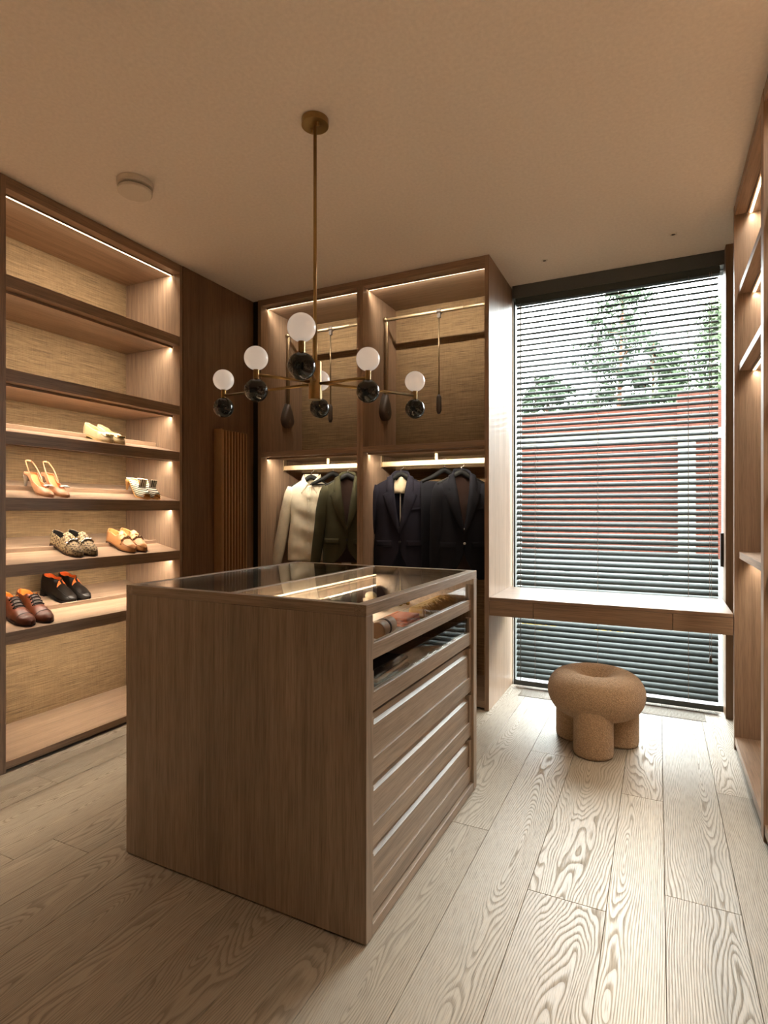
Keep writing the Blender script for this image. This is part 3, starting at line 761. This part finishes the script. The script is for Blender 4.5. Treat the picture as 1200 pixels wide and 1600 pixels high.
# ------------------------------------------------------------------ garments
blackh_m = plain('black_hanger', '0d0c0b', .6, spec=.2); hook_m = plain('steel_hook', '9a9590', .3, 1.)
def hanger(loc, rz, label, bar=False):
    r = empty('coat_hanger', loc, rz, label=label, cat='hanger', group='hangers on the wardrobe rails')
    pts = []
    for i in range(17):
        u = -1+i/8; pts.append((u*.175, -.004*(abs(u)**2), .022*math.exp(-(u/.3)**2)-.070*abs(u)**1.25-.012))
    rad = [(.020-.006*abs(-1+i/8), .011+.010*abs(-1+i/8)**2) for i in range(17)]
    m = MB(); m.tube(pts, rad, 10, flat=(0, 0, 1)); m.build('shoulders', blackh_m, r, smooth=True)
    m = MB(); m.tube([(0, 0, .01), (0, 0, .045)]+[(.022*math.sin(q)*1, 0, .070-.025*math.cos(q)) for q in [PI*.12*k for k in range(1, 12)]], .0022, 8)
    m.build('hook', hook_m, r, smooth=True)
    if bar: m = MB(); m.cyl((-.19, 0, -.082), (.19, 0, -.082), .006, 8); m.build('trouser_bar', blackh_m, r)
    return r
def garment(name, loc, rz, label, cat, mat, lining, shirt=False, length=.72, hw0=.215, seed=0, button=None, sx=1.0, spr=.080, inner_strip=None):
    r = empty(name, loc, rz, label=label, cat=cat)
    R = random.Random(seed); ph = [R.uniform(0, 6) for _ in range(6)]
    NECK = .062; zV = -.055 if shirt else -.36
    def hw(v):      # half width of body as height fraction goes down
        w = hw0*(1-.10*math.sin(PI*min(1, v*1.35))+.04*v)
        return w
    def ztop(a): a = abs(a); return .012-.085*max(0, (a-.26))/.74 - (.0 if a > .26 else .0)
    def pt(u, v, front):
        x = u*hw(v); z = ztop(u)+( -length-ztop(u))*v
        D = (.030+.055*min(1, v/.22)**.8)*(1-.0*v)
        y = D*max(0, 1-abs(u)**2.6)**.5
        fold = .010*math.sin(x*34+ph[0]+2.2*z)*v+.006*math.sin(x*71+ph[1]-3*z)*v*(1 if shirt else .4)
        fold += (.006*math.sin(z*38+ph[2]+x*12) if shirt else .003*math.sin(z*22+ph[2]+x*16))*min(1, v*3)*(1-abs(u)**3)
        y += fold*(1-abs(u)**4)
        return Vector((x, -y if front else y*.8, z))
    def xopen(z):   # half width of the front opening at height z
        if z > zV: return NECK*min(1.0, max(0., (z-zV)/(.0-zV)))**(.5 if shirt else .92)
        if not shirt and z < -.50: return .11*((-.50-z)/(length-.50))**1.9
        return 0.0
    m = MB()
    for sgn in (-1, 1):
        def f(u, v):
            # solve for the opening edge in u at this v
            x0 = .0
            for _ in range(4):
                p0 = pt(x0/hw(v), v, True); x0 = xopen(p0.z)
            lo = x0/hw(v)-(.0 if shirt else (.012/hw(v) if (sgn < 0 and x0 == 0) else 0))
            return pt(sgn*(lo+(1-lo)*u), v, True)-Vector((0, .003 if sgn < 0 else 0, 0))
        def f2(u, v): return f(1-u, v)
        m.grid((lambda u, v: f(1-u, v)) if sgn > 0 else (lambda u, v: f(u, v)), 22, 36)
    m.build('front', [mat, lining], r, smooth=True, solid=.003, solid_off=-1)
    m = MB(); m.grid(lambda u, v: pt(-1+2*u, v, False), 36, 30); m.build('back', [mat, lining], r, smooth=True, solid=.004)
    m = MB(); m.grid(lambda u, v: pt(-.96+1.92*u, v*.97, False)-Vector((0, .014, .004)), 30, 24); m.build('lining', lining, r, smooth=True)
    # sleeves
    for sgn in (-1, 1):
        sl = .60 if not shirt else .66
        xs = hw0*.985
        spread = spr if not shirt else .125
        pts, rad = [], []
        for i in range(15):
            t = i/14
            pts.append((sgn*(xs-.035+.03*min(1, t*4)+spread*t**1.1), .004-.012*math.sin(PI*t), -.058-.03*min(1, t*5)-sl*t))
            k = 1-.36*t+.05*math.sin(9*t+ph[3])*(1.3 if shirt else .6)
            rad.append((.058*k*(.75 if i == 0 else 1), .050*k*(.55 if i == 0 else 1)))
        m = MB(); m.tube(pts, rad, 20, flat=(1, 0, 0)); s = m.build('sleeve', mat, r, smooth=True)
        if shirt:
            m = MB(); e = Vector(pts[-1]); m.tube([e+Vector((0, 0, .012)), e+Vector((sgn*.004, 0, -.06))], [(.042, .034), (.043, .034)], 20, flat=(1, 0, 0)); m.build('cuff', mat, s, smooth=False)
        elif button:
            for k in range(4):
                m = MB(); e = Vector(pts[-1]); m.sphere((e.x-sgn*.024, e.y-.029, e.z+.02+.019*k), .0062, 8, 6, (1, .5, 1)); m.build('cuff_button', button, s)
    def fy(x, z):   # front surface depth
        v = .1
        for _ in range(5):
            u = max(-1, min(1, x/hw(v))); v = max(0, min(1, (z-ztop(u))/(-length-ztop(u))))
        return pt(u, v, True).y
    if not shirt:
        for sgn in (-1, 1):
            def lap(s, t):
                z = .022+(zV-.02-.022)*s
                xe = NECK*max(0, 1-s)**.92*.94
                w = .040+.018*min(1, s/.22) if s < .27 else (.050 if s < .285 else .088*max(0, 1-(s-.285)/.715)**.75+.004)
                x = sgn*(xe+w*t)
                return Vector((x, fy(abs(x)*sgn, min(z, .0))-.010-.006*math.sin(PI*t)+(.012 if t == 0 else 0), z-.035*t*(1 if s > .285 else .55)))
            m = MB(); m.grid((lambda u, v: lap(v, u)) if sgn > 0 else (lambda u, v: lap(v, 1-u)), 6, 44); m.build('lapel', mat, r, smooth=True, solid=.003, solid_off=0)
            m = MB(); z0 = -.47; xx = sgn*.115
            m.grid(lambda u, v: Vector((xx+(u-.5)*.125, fy(xx+(u-.5)*.125, z0-v*.045)-.006, z0-v*.045)), 8, 4); m.build('pocket_flap', mat, r, smooth=True, solid=.003)
        m = MB(); m.grid(lambda u, v: Vector((.075+u*.085, fy(.075+u*.085, -.235-v*.018+u*.012)-.004, -.235-v*.018+u*.012)), 6, 3); m.build('breast_pocket', mat, r, smooth=True, solid=.002)
        for k in range(2):
            z = zV-.02-k*.10; m = MB(); m.sphere((.004, fy(0, z)-.010, z), .0095, 12, 8, (1, .4, 1)); m.build('button', button or mat, r, smooth=True)
        m = MB(); m.tube([(-NECK*1.02, -.012, .014), (-.05, .030, .034), (0, .042, .040), (.05, .030, .034), (NECK*1.02, -.012, .014)], [(.020, .006)]*5, 10, flat=(0, 0, 1)); m.build('collar', mat, r, smooth=True)
        if inner_strip:
            m = MB(); m.box(-.012, -.004, .02, .026, -.40, -.02); m.build('lining_facing', inner_strip, r)
            m = MB(); m.grid(lambda u, v: Vector((-.055+.11*u, .012+.012*math.sin(9*u), .012-.13*v)), 8, 6); m.build('lining_yoke', inner_strip, r, smooth=True, solid=.002)
    else:
        for sgn in (-1, 1):   # collar leaves
            def leaf(s, t):
                a = s; x = sgn*(NECK*1.04*(1-a)**.7+.006); z0 = .052-.085*a
                y = .028-.078*math.sin(a*PI/2)
                return Vector((x+sgn*t*(.016+.040*a*a), y-.012*t-.014*a, z0-t*(.046+.034*a)))
            m = MB(); m.grid((lambda u, v: leaf(v, u)) if sgn > 0 else (lambda u, v: leaf(v, 1-u)), 6, 14); m.build('collar_leaf', mat, r, smooth=True, solid=.003, solid_off=0)
        m = MB(); m.grid(lambda u, v: Vector((-.058+.116*u, .034*math.cos((u-.5)*2.4)-.006, .050-.05*v)), 12, 4); m.build('collar_band', mat, r, smooth=True, solid=.002)
        m = MB(); m.box(-.022, .022, .026, .0275, .004, .024); m.build('neck_label', blk_cloth, r)
        m = MB(); m.grid(lambda u, v: Vector((-.014+.028*u+.002*math.sin(v*30), fy(0, -.05-v*(length-.06))-.006-.004*math.sin(v*55)*.6, -.05-v*(length-.06))), 4, 50); pk = m.build('placket', mat, r, smooth=True, solid=.002)
        for k in range(7):
            z = -.085-k*.085; m = MB(); m.sphere((0, fy(0, z)-.010, z), .0055, 10, 6, (1, .45, 1)); m.build('button', white_m, pk, smooth=True)
    return r
shirt_m = fabric('cream_shirting', 'd9cdb4', 1500, .75, folds=1.4)
olive_m = fabric('olive_wool', '423f2c', 1100, .9, folds=.35)
navy_m = fabric('navy_wool', '24222c', 1200, .9, folds=.3)
char_m = fabric('black_wool', '1a1a20', 1200, .9, folds=.3)
brownlin_m = fabric('brown_lining', '3b2a24', 500, .5, folds=.6); bluelin_m = fabric('blue_lining', '1a1a26', 500, .5, folds=.6)
creamlin_m = fabric('cream_lining', 'cdbb9c', 500, .5, folds=.6)
GY = 3.93; GZ = 1.565
Gm = [(-2.565, GY, .34), (-2.385, GY+.045, .75), (-2.205, GY-.03, .40), (-1.75, GY-.02, .28), (-1.43, GY+.06, .60), (-1.275, GY-.02, .52)]
hanger((Gm[0][0], Gm[0][1], GZ+.02), Gm[0][2], 'black hanger holding the cream shirt')
garment('shirt', (Gm[0][0], Gm[0][1], GZ), Gm[0][2], 'cream long sleeved shirt hanging beside the olive jacket', 'shirt', shirt_m, shirt_m, True, .655, .190, 1)
hanger((Gm[1][0], Gm[1][1], GZ+.045), Gm[1][2], 'bare black hanger between the cream shirt and the olive jacket', True)
hanger((Gm[2][0], Gm[2][1], GZ+.025), Gm[2][2], 'black hanger holding the olive jacket')
garment('jacket', (Gm[2][0], Gm[2][1], GZ+.005), Gm[2][2], 'olive green wool jacket hanging beside the cream shirt', 'jacket', olive_m, brownlin_m, False, .67, .190, 2, black_m)
hanger((Gm[3][0], Gm[3][1], GZ+.02), Gm[3][2], 'black hanger holding the navy jacket with cream lining')
garment('jacket', (Gm[3][0], Gm[3][1], GZ), Gm[3][2], 'navy wool jacket with cream lining beside the wardrobe divider', 'jacket', navy_m, bluelin_m, False, .72, .210, 3, black_m, inner_strip=creamlin_m)
hanger((Gm[4][0], Gm[4][1], GZ+.045), Gm[4][2], 'black hanger carrying dark trousers between the two dark jackets', True)
tr = empty('trousers', (Gm[4][0], Gm[4][1], GZ-.04), Gm[4][2], label='dark trousers folded over the hanger between the two dark jackets', cat='trousers')
for s, nm in ((-1, 'front_leg'), (1, 'back_leg')):
    m = MB(); m.grid(lambda u, v: Vector((-.185+.37*u, s*(.007+.02*min(1, v*3)+.006*math.sin(u*9+v*3)), .008-.66*v if v > 0 else .009)), 18, 16); m.build(nm, char_m, tr, smooth=True, solid=.004)
hanger((Gm[5][0], Gm[5][1], GZ+.02), Gm[5][2], 'black hanger holding the black jacket beside the end panel')
garment('jacket', (Gm[5][0], Gm[5][1], GZ), Gm[5][2], 'near black wool jacket hanging beside the wardrobe end panel', 'jacket', char_m, brownlin_m, False, .74, .180, 4, alu_m, spr=.02)

# ------------------------------------------------------------------ shoes
def lerp_tab(tab, t):
    for (a, x), (b, y) in zip(tab[:-1], tab[1:]):
        if t <= b:
            k = (t-a)/(b-a) if b > a else 0; k = k*k*(3-2*k); return x+(y-x)*k
    return tab[-1][1]
def shoe_shell(L, W, toe, heel_h, top, opening, arch=.0):
    """stations from toe (t=0, +x end) to heel (t=1); returns fn(side, s, t)"""
    def half(t):
        a = max(0, 1-(1-min(1, t/toe))**2.2)**.5 if t < toe else 1
        b = (max(0, 1-t)/.13)**.5 if t > .87 else 1
        return W*a*b*(1-.20*max(0, math.sin(PI*max(0, min(1, (t-.35)/.5))))) * (1 if t < .5 else 1-.22*(t-.5)*2)
    def sole(t): return heel_h*max(0, min(1, (t-.30)/.45))**1.5*(1 if t < .75 else 1)
    def fn(side, s, t):
        w = max(half(t), .0012); zs = sole(t); zt = lerp_tab(top, t); op = lerp_tab(opening, t)   # op 0 closed .. 1 wide open
        ph = s*(PI/2)*(1-op*.62)
        x = L*(1-t)
        e = .78
        yy = w*abs(math.cos(ph))**e*(1+.04*math.sin(2*ph)); zz = zt*math.sin(ph)**.9/math.sin((PI/2)*(1-op*.62))**.9 if s > 0 else 0
        bulge = (.006*math.sin(PI*s) if t > .93 else 0)
        return Vector((x-bulge, side*yy, zs+zz))
    return fn, half, sole
def make_shoe(kind, root, mats, L=.27, W=.045, mirror=1):
    upper, lin_, sole_m, trim = mats
    K = dict(
        loafer=dict(toe=.30, heel=.018, top=[(0, .024), (.12, .046), (.40, .076), (.47, .084), (.62, .060), (.85, .068), (1, .078)], op=[(0, 0), (.43, 0), (.50, .9), (.85, 1.0), (1, .98)], sole=.008, heelb=.020),
        flat=dict(toe=.24, heel=.012, top=[(0, .018), (.12, .034), (.30, .050), (.36, .052), (.60, .050), (.85, .062), (1, .074)], op=[(0, 0), (.30, 0), (.38, .95), (.85, 1.0), (1, .98)], sole=.005, heelb=.014),
        boot=dict(toe=.26, heel=.022, top=[(0, .022), (.12, .042), (.35, .070), (.55, .098), (.62, .098), (.75, .082), (1, .094)], op=[(0, 0), (.50, 0), (.58, .75), (.85, 1.0), (1, .98)], sole=.014, heelb=.026),
        derby=dict(toe=.22, heel=.022, top=[(0, .020), (.12, .040), (.35, .062), (.55, .094), (.60, .096), (.72, .068), (1, .078)], op=[(0, 0), (.53, 0), (.60, .85), (.85, 1.0), (1, .98)], sole=.010, heelb=.026),
        pump=dict(toe=.34, heel=.085, top=[(0, .012), (.12, .026), (.30, .040), (.36, .040), (.5, .030), (.6, .016), (1, .012)], op=[(0, 0), (.26, 0), (.34, .95), (.6, 1.0), (1, 1)], sole=.004, heelb=0),
        mule=dict(toe=.20, heel=.085, top=[(0, .018), (.12, .040), (.34, .066), (.42, .066), (.55, .03), (.62, .014), (1, .010)], op=[(0, 0), (.36, 0), (.44, .95), (.6, 1.0), (1, 1)], sole=.008, heelb=0),
    )[kind]
    fn, half, sole = shoe_shell(L, W, K['toe'], K['heel'], K['top'], K['op'])
    z0 = K['sole']
    N, S = 34, 9
    m = MB()
    t0 = .055 if kind == 'mule' else 0.0
    for side in (-1, 1):
        g = lambda u, v: fn(side, u, t0+(1-t0)*v)+Vector((0, 0, z0))
        m.grid(g if side < 0 else (lambda u, v: g(1-u, v)), S, N)
    up = m.build('upper', [upper, lin_], root, smooth=True, solid=.0032, solid_off=-1, weld=True)
    # sole
    m = MB(); n = 30; out = []
    for i in range(n+1): out.append((i/n, 1))
    v, fs = [], []
    for i in range(n+1):
        t = i/n; h = max(half(t)*1.06, .001); x = L*(1-t)+(.004 if i == 0 else 0)-(.003 if i == n else 0)
        for sd in (-1, 1):
            for dz in (0, z0): v.append((x, sd*h, sole(t)+dz))
    for i in range(n):
        a, b = i*4, i*4+4
        fs += [(a, b, b+2, a+2), (a+1, a+3, b+3, b+1), (a, a+1, b+1, b), (a+2, b+2, b+3, a+3)]
    fs += [(0, 2, 3, 1), (n*4, n*4+1, n*4+3, n*4+2)]
    m._add(v, fs); m.build('sole', sole_m, root)
    m = MB(); m.grid(lambda u, v: Vector((L*(1-(.05+.93*v)), (2*u-1)*half(.05+.93*v)*.90, sole(.05+.93*v)+z0+.002)), 5, 24); m.build('insole', lin_, root, smooth=True)
    if K['heelb']:
        m = MB()
        def hb(u, v):
            t = .76+.24*(u if u <= .5 else 1-u)*2; sd = 1 if u <= .5 else -1
            return Vector((L*(1-t)-(.003 if t > .99 else 0), sd*half(t)*1.05, (sole(t)+.001)*v-0.0))
        m.grid(hb, 25, 3); m.build('heel', sole_m, root, solid=.001)
        z = sole(.9); m = MB(); m.prism([(L*(1-(.76+.24*i/8)), half(.76+.24*i/8)*1.05) for i in range(9)]+[(L*(1-(1-.24*i/8)), -half(1-.24*i/8)*1.05) for i in range(9)], -.004, z, axis='z'); m.build('heel_block', sole_m, root)
    if kind in ('pump', 'mule'):
        x = L*.05; zt = sole(.95)+.002
        m = MB(); m.tube([(x, 0, zt), (x-.004, 0, zt*.55), (x+.002, 0, 0)], [(.020, .020), (.009, .009), (.0055, .0055)], 12, flat=(1, 0, 0)); m.build('stiletto_heel', trim if kind == 'pump' else sole_m, root, smooth=True)
    return fn, half, sole, z0, L
def shoe_extra(kind, root, info, mats, m2=None):
    fn, half, sole, z0, L = info; upper, lin_, sole_m, trim = mats
    tp = lambda t, s=1., side=1: fn(side, s, t)+Vector((0, 0, z0))
    if kind == 'flat_bow':
        m = MB(); c = tp(.20); c2 = tp(.30)
        m.grid(lambda u, v: fn(1 if u > .5 else -1, 1-abs(2*u-1)*.55, .10+.16*v)+Vector((0, 0, z0+.006)), 13, 5); m.build('vamp_flap', upper, root, smooth=True, solid=.003)
        c = tp(.115); m = MB(); m.box(c.x-.010, c.x+.010, -.022, .022, c.z+.002, c.z+.012); m.build('buckle_plate', trim, root, bevel=.002)
    if kind == 'loafer':
        m = MB(); m.grid(lambda u, v: fn(1 if u > .5 else -1, 1-abs(2*u-1)*.80, .30+.05*v)+Vector((0, 0, z0+.004)), 17, 3); m.build('saddle_strap', upper, root, smooth=True, solid=.003)
        pts = [fn(1 if u > .5 else -1, 1-abs(2*u-1)*.62, .325)+Vector((0, 0, z0+.009)) for u in [i/12 for i in range(13)]]
        m = MB(); m.tube(pts, .0028, 6)
        for i in (1, 4, 6, 8, 11): m.sphere(tuple(pts[i]), .0055, 8, 6)
        m.build('metal_bit', trim, root, smooth=True)
        pts = [fn(1 if u > .5 else -1, .45+.0*u, .06+.36*abs(2*u-1)**.8)+Vector((0, 0, z0+.002)) for u in [i/30 for i in range(31)]]
        m = MB(); m.tube(pts, .0022, 6); m.build('apron_seam', sole_m if m2 is None else m2, root, smooth=True)
        m = MB(); m.grid(lambda u, v: Vector((L*(1-.44)-.030*v, (u-.5)*.050, tp(.44).z+.004+.020*v-.01*abs(2*u-1))), 7, 4); m.build('tongue', upper, root, smooth=True, solid=.003)
    if kind == 'derby':
        m = MB(); m.grid(lambda u, v: fn(1 if u > .5 else -1, 1-abs(2*u-1)*.30, .36+.20*v)+Vector((0, 0, z0+.0018)), 11, 8); m.build('tongue', sole_m, root, smooth=True, solid=.001)
        for k in range(4):
            t = .39+.05*k
            pts = [fn(1 if u > .5 else -1, 1-abs(2*u-1)*.42, t)+Vector((0, 0, z0+.0035)) for u in [i/8 for i in range(9)]]
            m = MB(); m.tube(pts, .0036, 6); m.build('lace', trim, root, smooth=True)
        for sd in (-1, 1):
            pts = [fn(sd, .72+.1*math.sin(3*q), .36+.22*q)+Vector((0, 0, z0+.001)) for q in [i/8 for i in range(9)]]
            m = MB(); m.tube(pts, .0018, 6); m.build('facing_seam', sole_m, root, smooth=True)
        pts = [fn(1 if u > .5 else -1, 1-abs(2*u-1), .20)+Vector((0, 0, z0+.001)) for u in [i/16 for i in range(17)]]
        m = MB(); m.tube(pts, .0016, 6); m.build('toe_cap_seam', sole_m, root, smooth=True)
    if kind == 'boot':
        for sd in (-1, 1):
            m = MB(); m.grid(lambda u, v: fn(sd, .50+.42*(1-v), .43+(.02+.05*(1-v))*u)+Vector((0, 0, z0+.0015)), 5, 8); m.build('elastic_gore', trim, root, smooth=True, solid=.001)
        pts = [fn(1 if u > .5 else -1, .5, .05+.34*abs(2*u-1)**.8)+Vector((0, 0, z0+.001)) for u in [i/30 for i in range(31)]]
        m = MB(); m.tube(pts, .002, 6); m.build('apron_seam', sole_m, root, smooth=True)
    if kind == 'pump':
        h = Vector((L*.0+.006, 0, sole(1)+.075))
        for sd in (-1, 1):
            a = Vector((L*.46, sd*half(.54)*.95, sole(.54)+.020))
            b = Vector((L*.22, sd*half(.78)*1.08, sole(.8)+.045)); c = h+Vector((0, sd*.016, 0))
            pts = []
            for i in range(10):
                q = i/9; pts.append(a*(1-q)**2+b*2*q*(1-q)+c*q*q)
            m = MB(); m.tube(pts, [(.005, .002)]*10, 8, flat=(0, 0, 1)); m.build('sling_strap', upper, root, smooth=True)
        m = MB(); m.tube([h+Vector((0, -.016, 0)), h+Vector((-.008, 0, .002)), h+Vector((0, .016, 0))], [(.005, .002)]*3, 8, flat=(0, 0, 1)); m.build('sling_strap', upper, root, smooth=True)
        c = tp(.30)
        m = MB()
        for sd in (-1, 1): m.tube([c+Vector((0, 0, .006)), c+Vector((.004, sd*.012, .010)), c+Vector((.002, sd*.026, .007))], [(.003, .004), (.010, .005), (.013, .004)], 10, flat=(1, 0, 0))
        m.sphere(tuple(c+Vector((0, 0, .009))), .007, 10, 8); m.build('crystal_bow', trim, root, smooth=True)
    if kind == 'mule':
        c = tp(.36)
        for k in range(1):
            m = MB(); m.grid(lambda u, v: Vector((c.x+.004+.010*math.sin(PI*u)+.010*v, (u-.5)*.056*(1-.1*v), c.z-.034+.075*v)), 13, 7); m.build('upright_bow', stripe_v, root, smooth=True, solid=.004)
            m = MB(); m.box(c.x+.014, c.x+.026, -.022, .022, c.z-.034, c.z-.022); m.build('bow_band', black_m, root, bevel=.002)
def stripes(name, axis, freq, a='e6dcc4', b='2a2420'):
    t = NT(name); tc = t.node('TexCoord'); s = t.node('SeparateXYZ'); t.link(tc.outputs['Object'], s.inputs[0])
    f = t.math('GREATER_THAN', t.math('FRACT', t.math('MULTIPLY', s.outputs['xyz'.index(axis)], freq)), .55)
    return t.set(t.mix(f, lin(a), lin(b)), .7)
stripe_x = stripes('striped_canvas', 'z', 90); stripe_v = stripes('striped_ribbon', 'y', 85)
def canvas():
    t = NT('patterned_canvas'); tc = t.node('TexCoord'); mp = t.node('Mapping'); mp.inputs['Rotation'].default_value = (0, 0, PI/4); mp.inputs['Scale'].default_value = (46, 46, 46)
    t.link(tc.outputs['Object'], mp.inputs[0])
    v = t.node('TexVoronoi'); v.inputs['Randomness'].default_value = 0.; v.inputs['Scale'].default_value = 1; t.link(mp.outputs[0], v.inputs['Vector'])
    c = t.ramp(v.outputs['Distance'], [(.26, lin('3e2c1c')), (.36, lin('8f7a5a')), (.5, lin('8a7454')), (.62, lin('54402a'))])
    return t.set(c, .8)
canvas_m = canvas()
leather = lambda n, c, r=.35: plain(n, c, r, spec=.3, bump=.25, bscale=260)
SHOES = [  # kind, builder extra, materials, shelf z, front x-offset, list of (toe y), label words, L, W
 ('flat', 'flat_bow', (leather('cream_leather', 'cbb48c', .4), leather('cream_lining_leather', 'd9b98a', .6), leather('cream_sole', 'c9ab7a'), plain('gold_buckle', 'd8c08a', .2, .9)), 1.717, [2.365, 2.445], ('cream leather flat with gold buckle', 'shoe'), .245, .040, 'cream flats', 2),
 ('pump', 'pump', (leather('blush_satin', 'bd8a66', .35), leather('peach_lining', 'b9703f', .6), leather('pump_sole', 'b98763'), plain('crystal', 'd8d2c8', .25, .5)), 1.383, [1.990, 2.080], ('blush slingback heel with sparkling bow', 'shoe'), .235, .037, 'blush slingback heels', 3),
 ('mule', 'mule', (stripe_x, leather('mule_lining', 'cfa56e', .6), leather('mule_sole', 'c99a5e'), black_m), 1.383, [2.635, 2.715], ('striped peep-toe mule with upright bow', 'shoe'), .225, .038, 'striped mules', -2),
 ('loafer', 'loafer', (canvas_m, leather('black_lining', '17130f', .6), leather('dark_sole', '2a1c12'), chrome_m), 1.043, [2.160, 2.250], ('patterned canvas loafer with silver bit', 'shoe'), .258, .045, 'patterned loafers', 1),
 ('loafer', 'loafer', (leather('tan_calf', 'b07c50', .42), leather('peach_lining2', 'c09058', .6), leather('dark_sole2', '3a2416'), plain('dark_chain', '6b5a44', .25, .9)), 1.043, [2.525, 2.610], ('tan leather loafer with chain', 'shoe'), .252, .044, 'tan loafers', 0),
 ('boot', 'boot', (leather('black_calf', '17120e', .38), leather('orange_lining', 'd05f26', .6), leather('black_sole', '0d0b0a', .5), leather('orange_gore', 'c85a24', .7)), .702, [2.265, 2.360], ('black ankle shoe with orange lining', 'shoe'), .268, .046, 'black ankle shoes', 7),
 ('derby', 'derby', (leather('brown_calf', '4f2411', .42), leather('orange_tan_lining', 'c67e38', .6), leather('brown_sole', '24140c', .7), plain('dark_lace', '120b07', .8, spec=.1)), .702, [1.875, 1.975], ('polished brown leather lace-up shoe', 'shoe'), .300, .048, 'brown lace-ups', 1),
]
RISE = math.atan2(.115, XL-.003-XLB)
for kind, ex, mats, zt, ys, (lb, cat), L, W, grp, yw in SHOES:
    deep = -3.172 if kind == 'boot' else XL-.022
    for k, y in enumerate(ys):
        which = 'nearer the left picture edge' if k == 0 else 'nearer the wardrobe'
        nm = {'flat': 'flat_shoe', 'pump': 'slingback_shoe', 'mule': 'mule_shoe', 'loafer': 'loafer', 'boot': 'ankle_boot', 'derby': 'derby_shoe'}[kind]
        r = empty(nm, (0, 0, 0), label='%s, the one of the pair %s' % (lb, which), cat=cat, group=grp)
        info = make_shoe(kind, r, mats, L, W); shoe_extra(ex, r, info, mats, m2=mats[0])
        yaw = math.radians(yw-2*k)
        # toe tip at (deep, y); slope of the shelf
        zsurf = zt+.115*(XL-.003-deep)/(XL-.003-XLB)
        Mx = Matrix.Translation((deep, y, zsurf+.0015)) @ Matrix.Rotation(RISE, 4, 'Y') @ Matrix.Rotation(yaw, 4, 'Z') @ Matrix.Translation((-L, 0, 0))
        r.location = Mx.to_translation(); r.rotation_euler = Mx.to_euler()
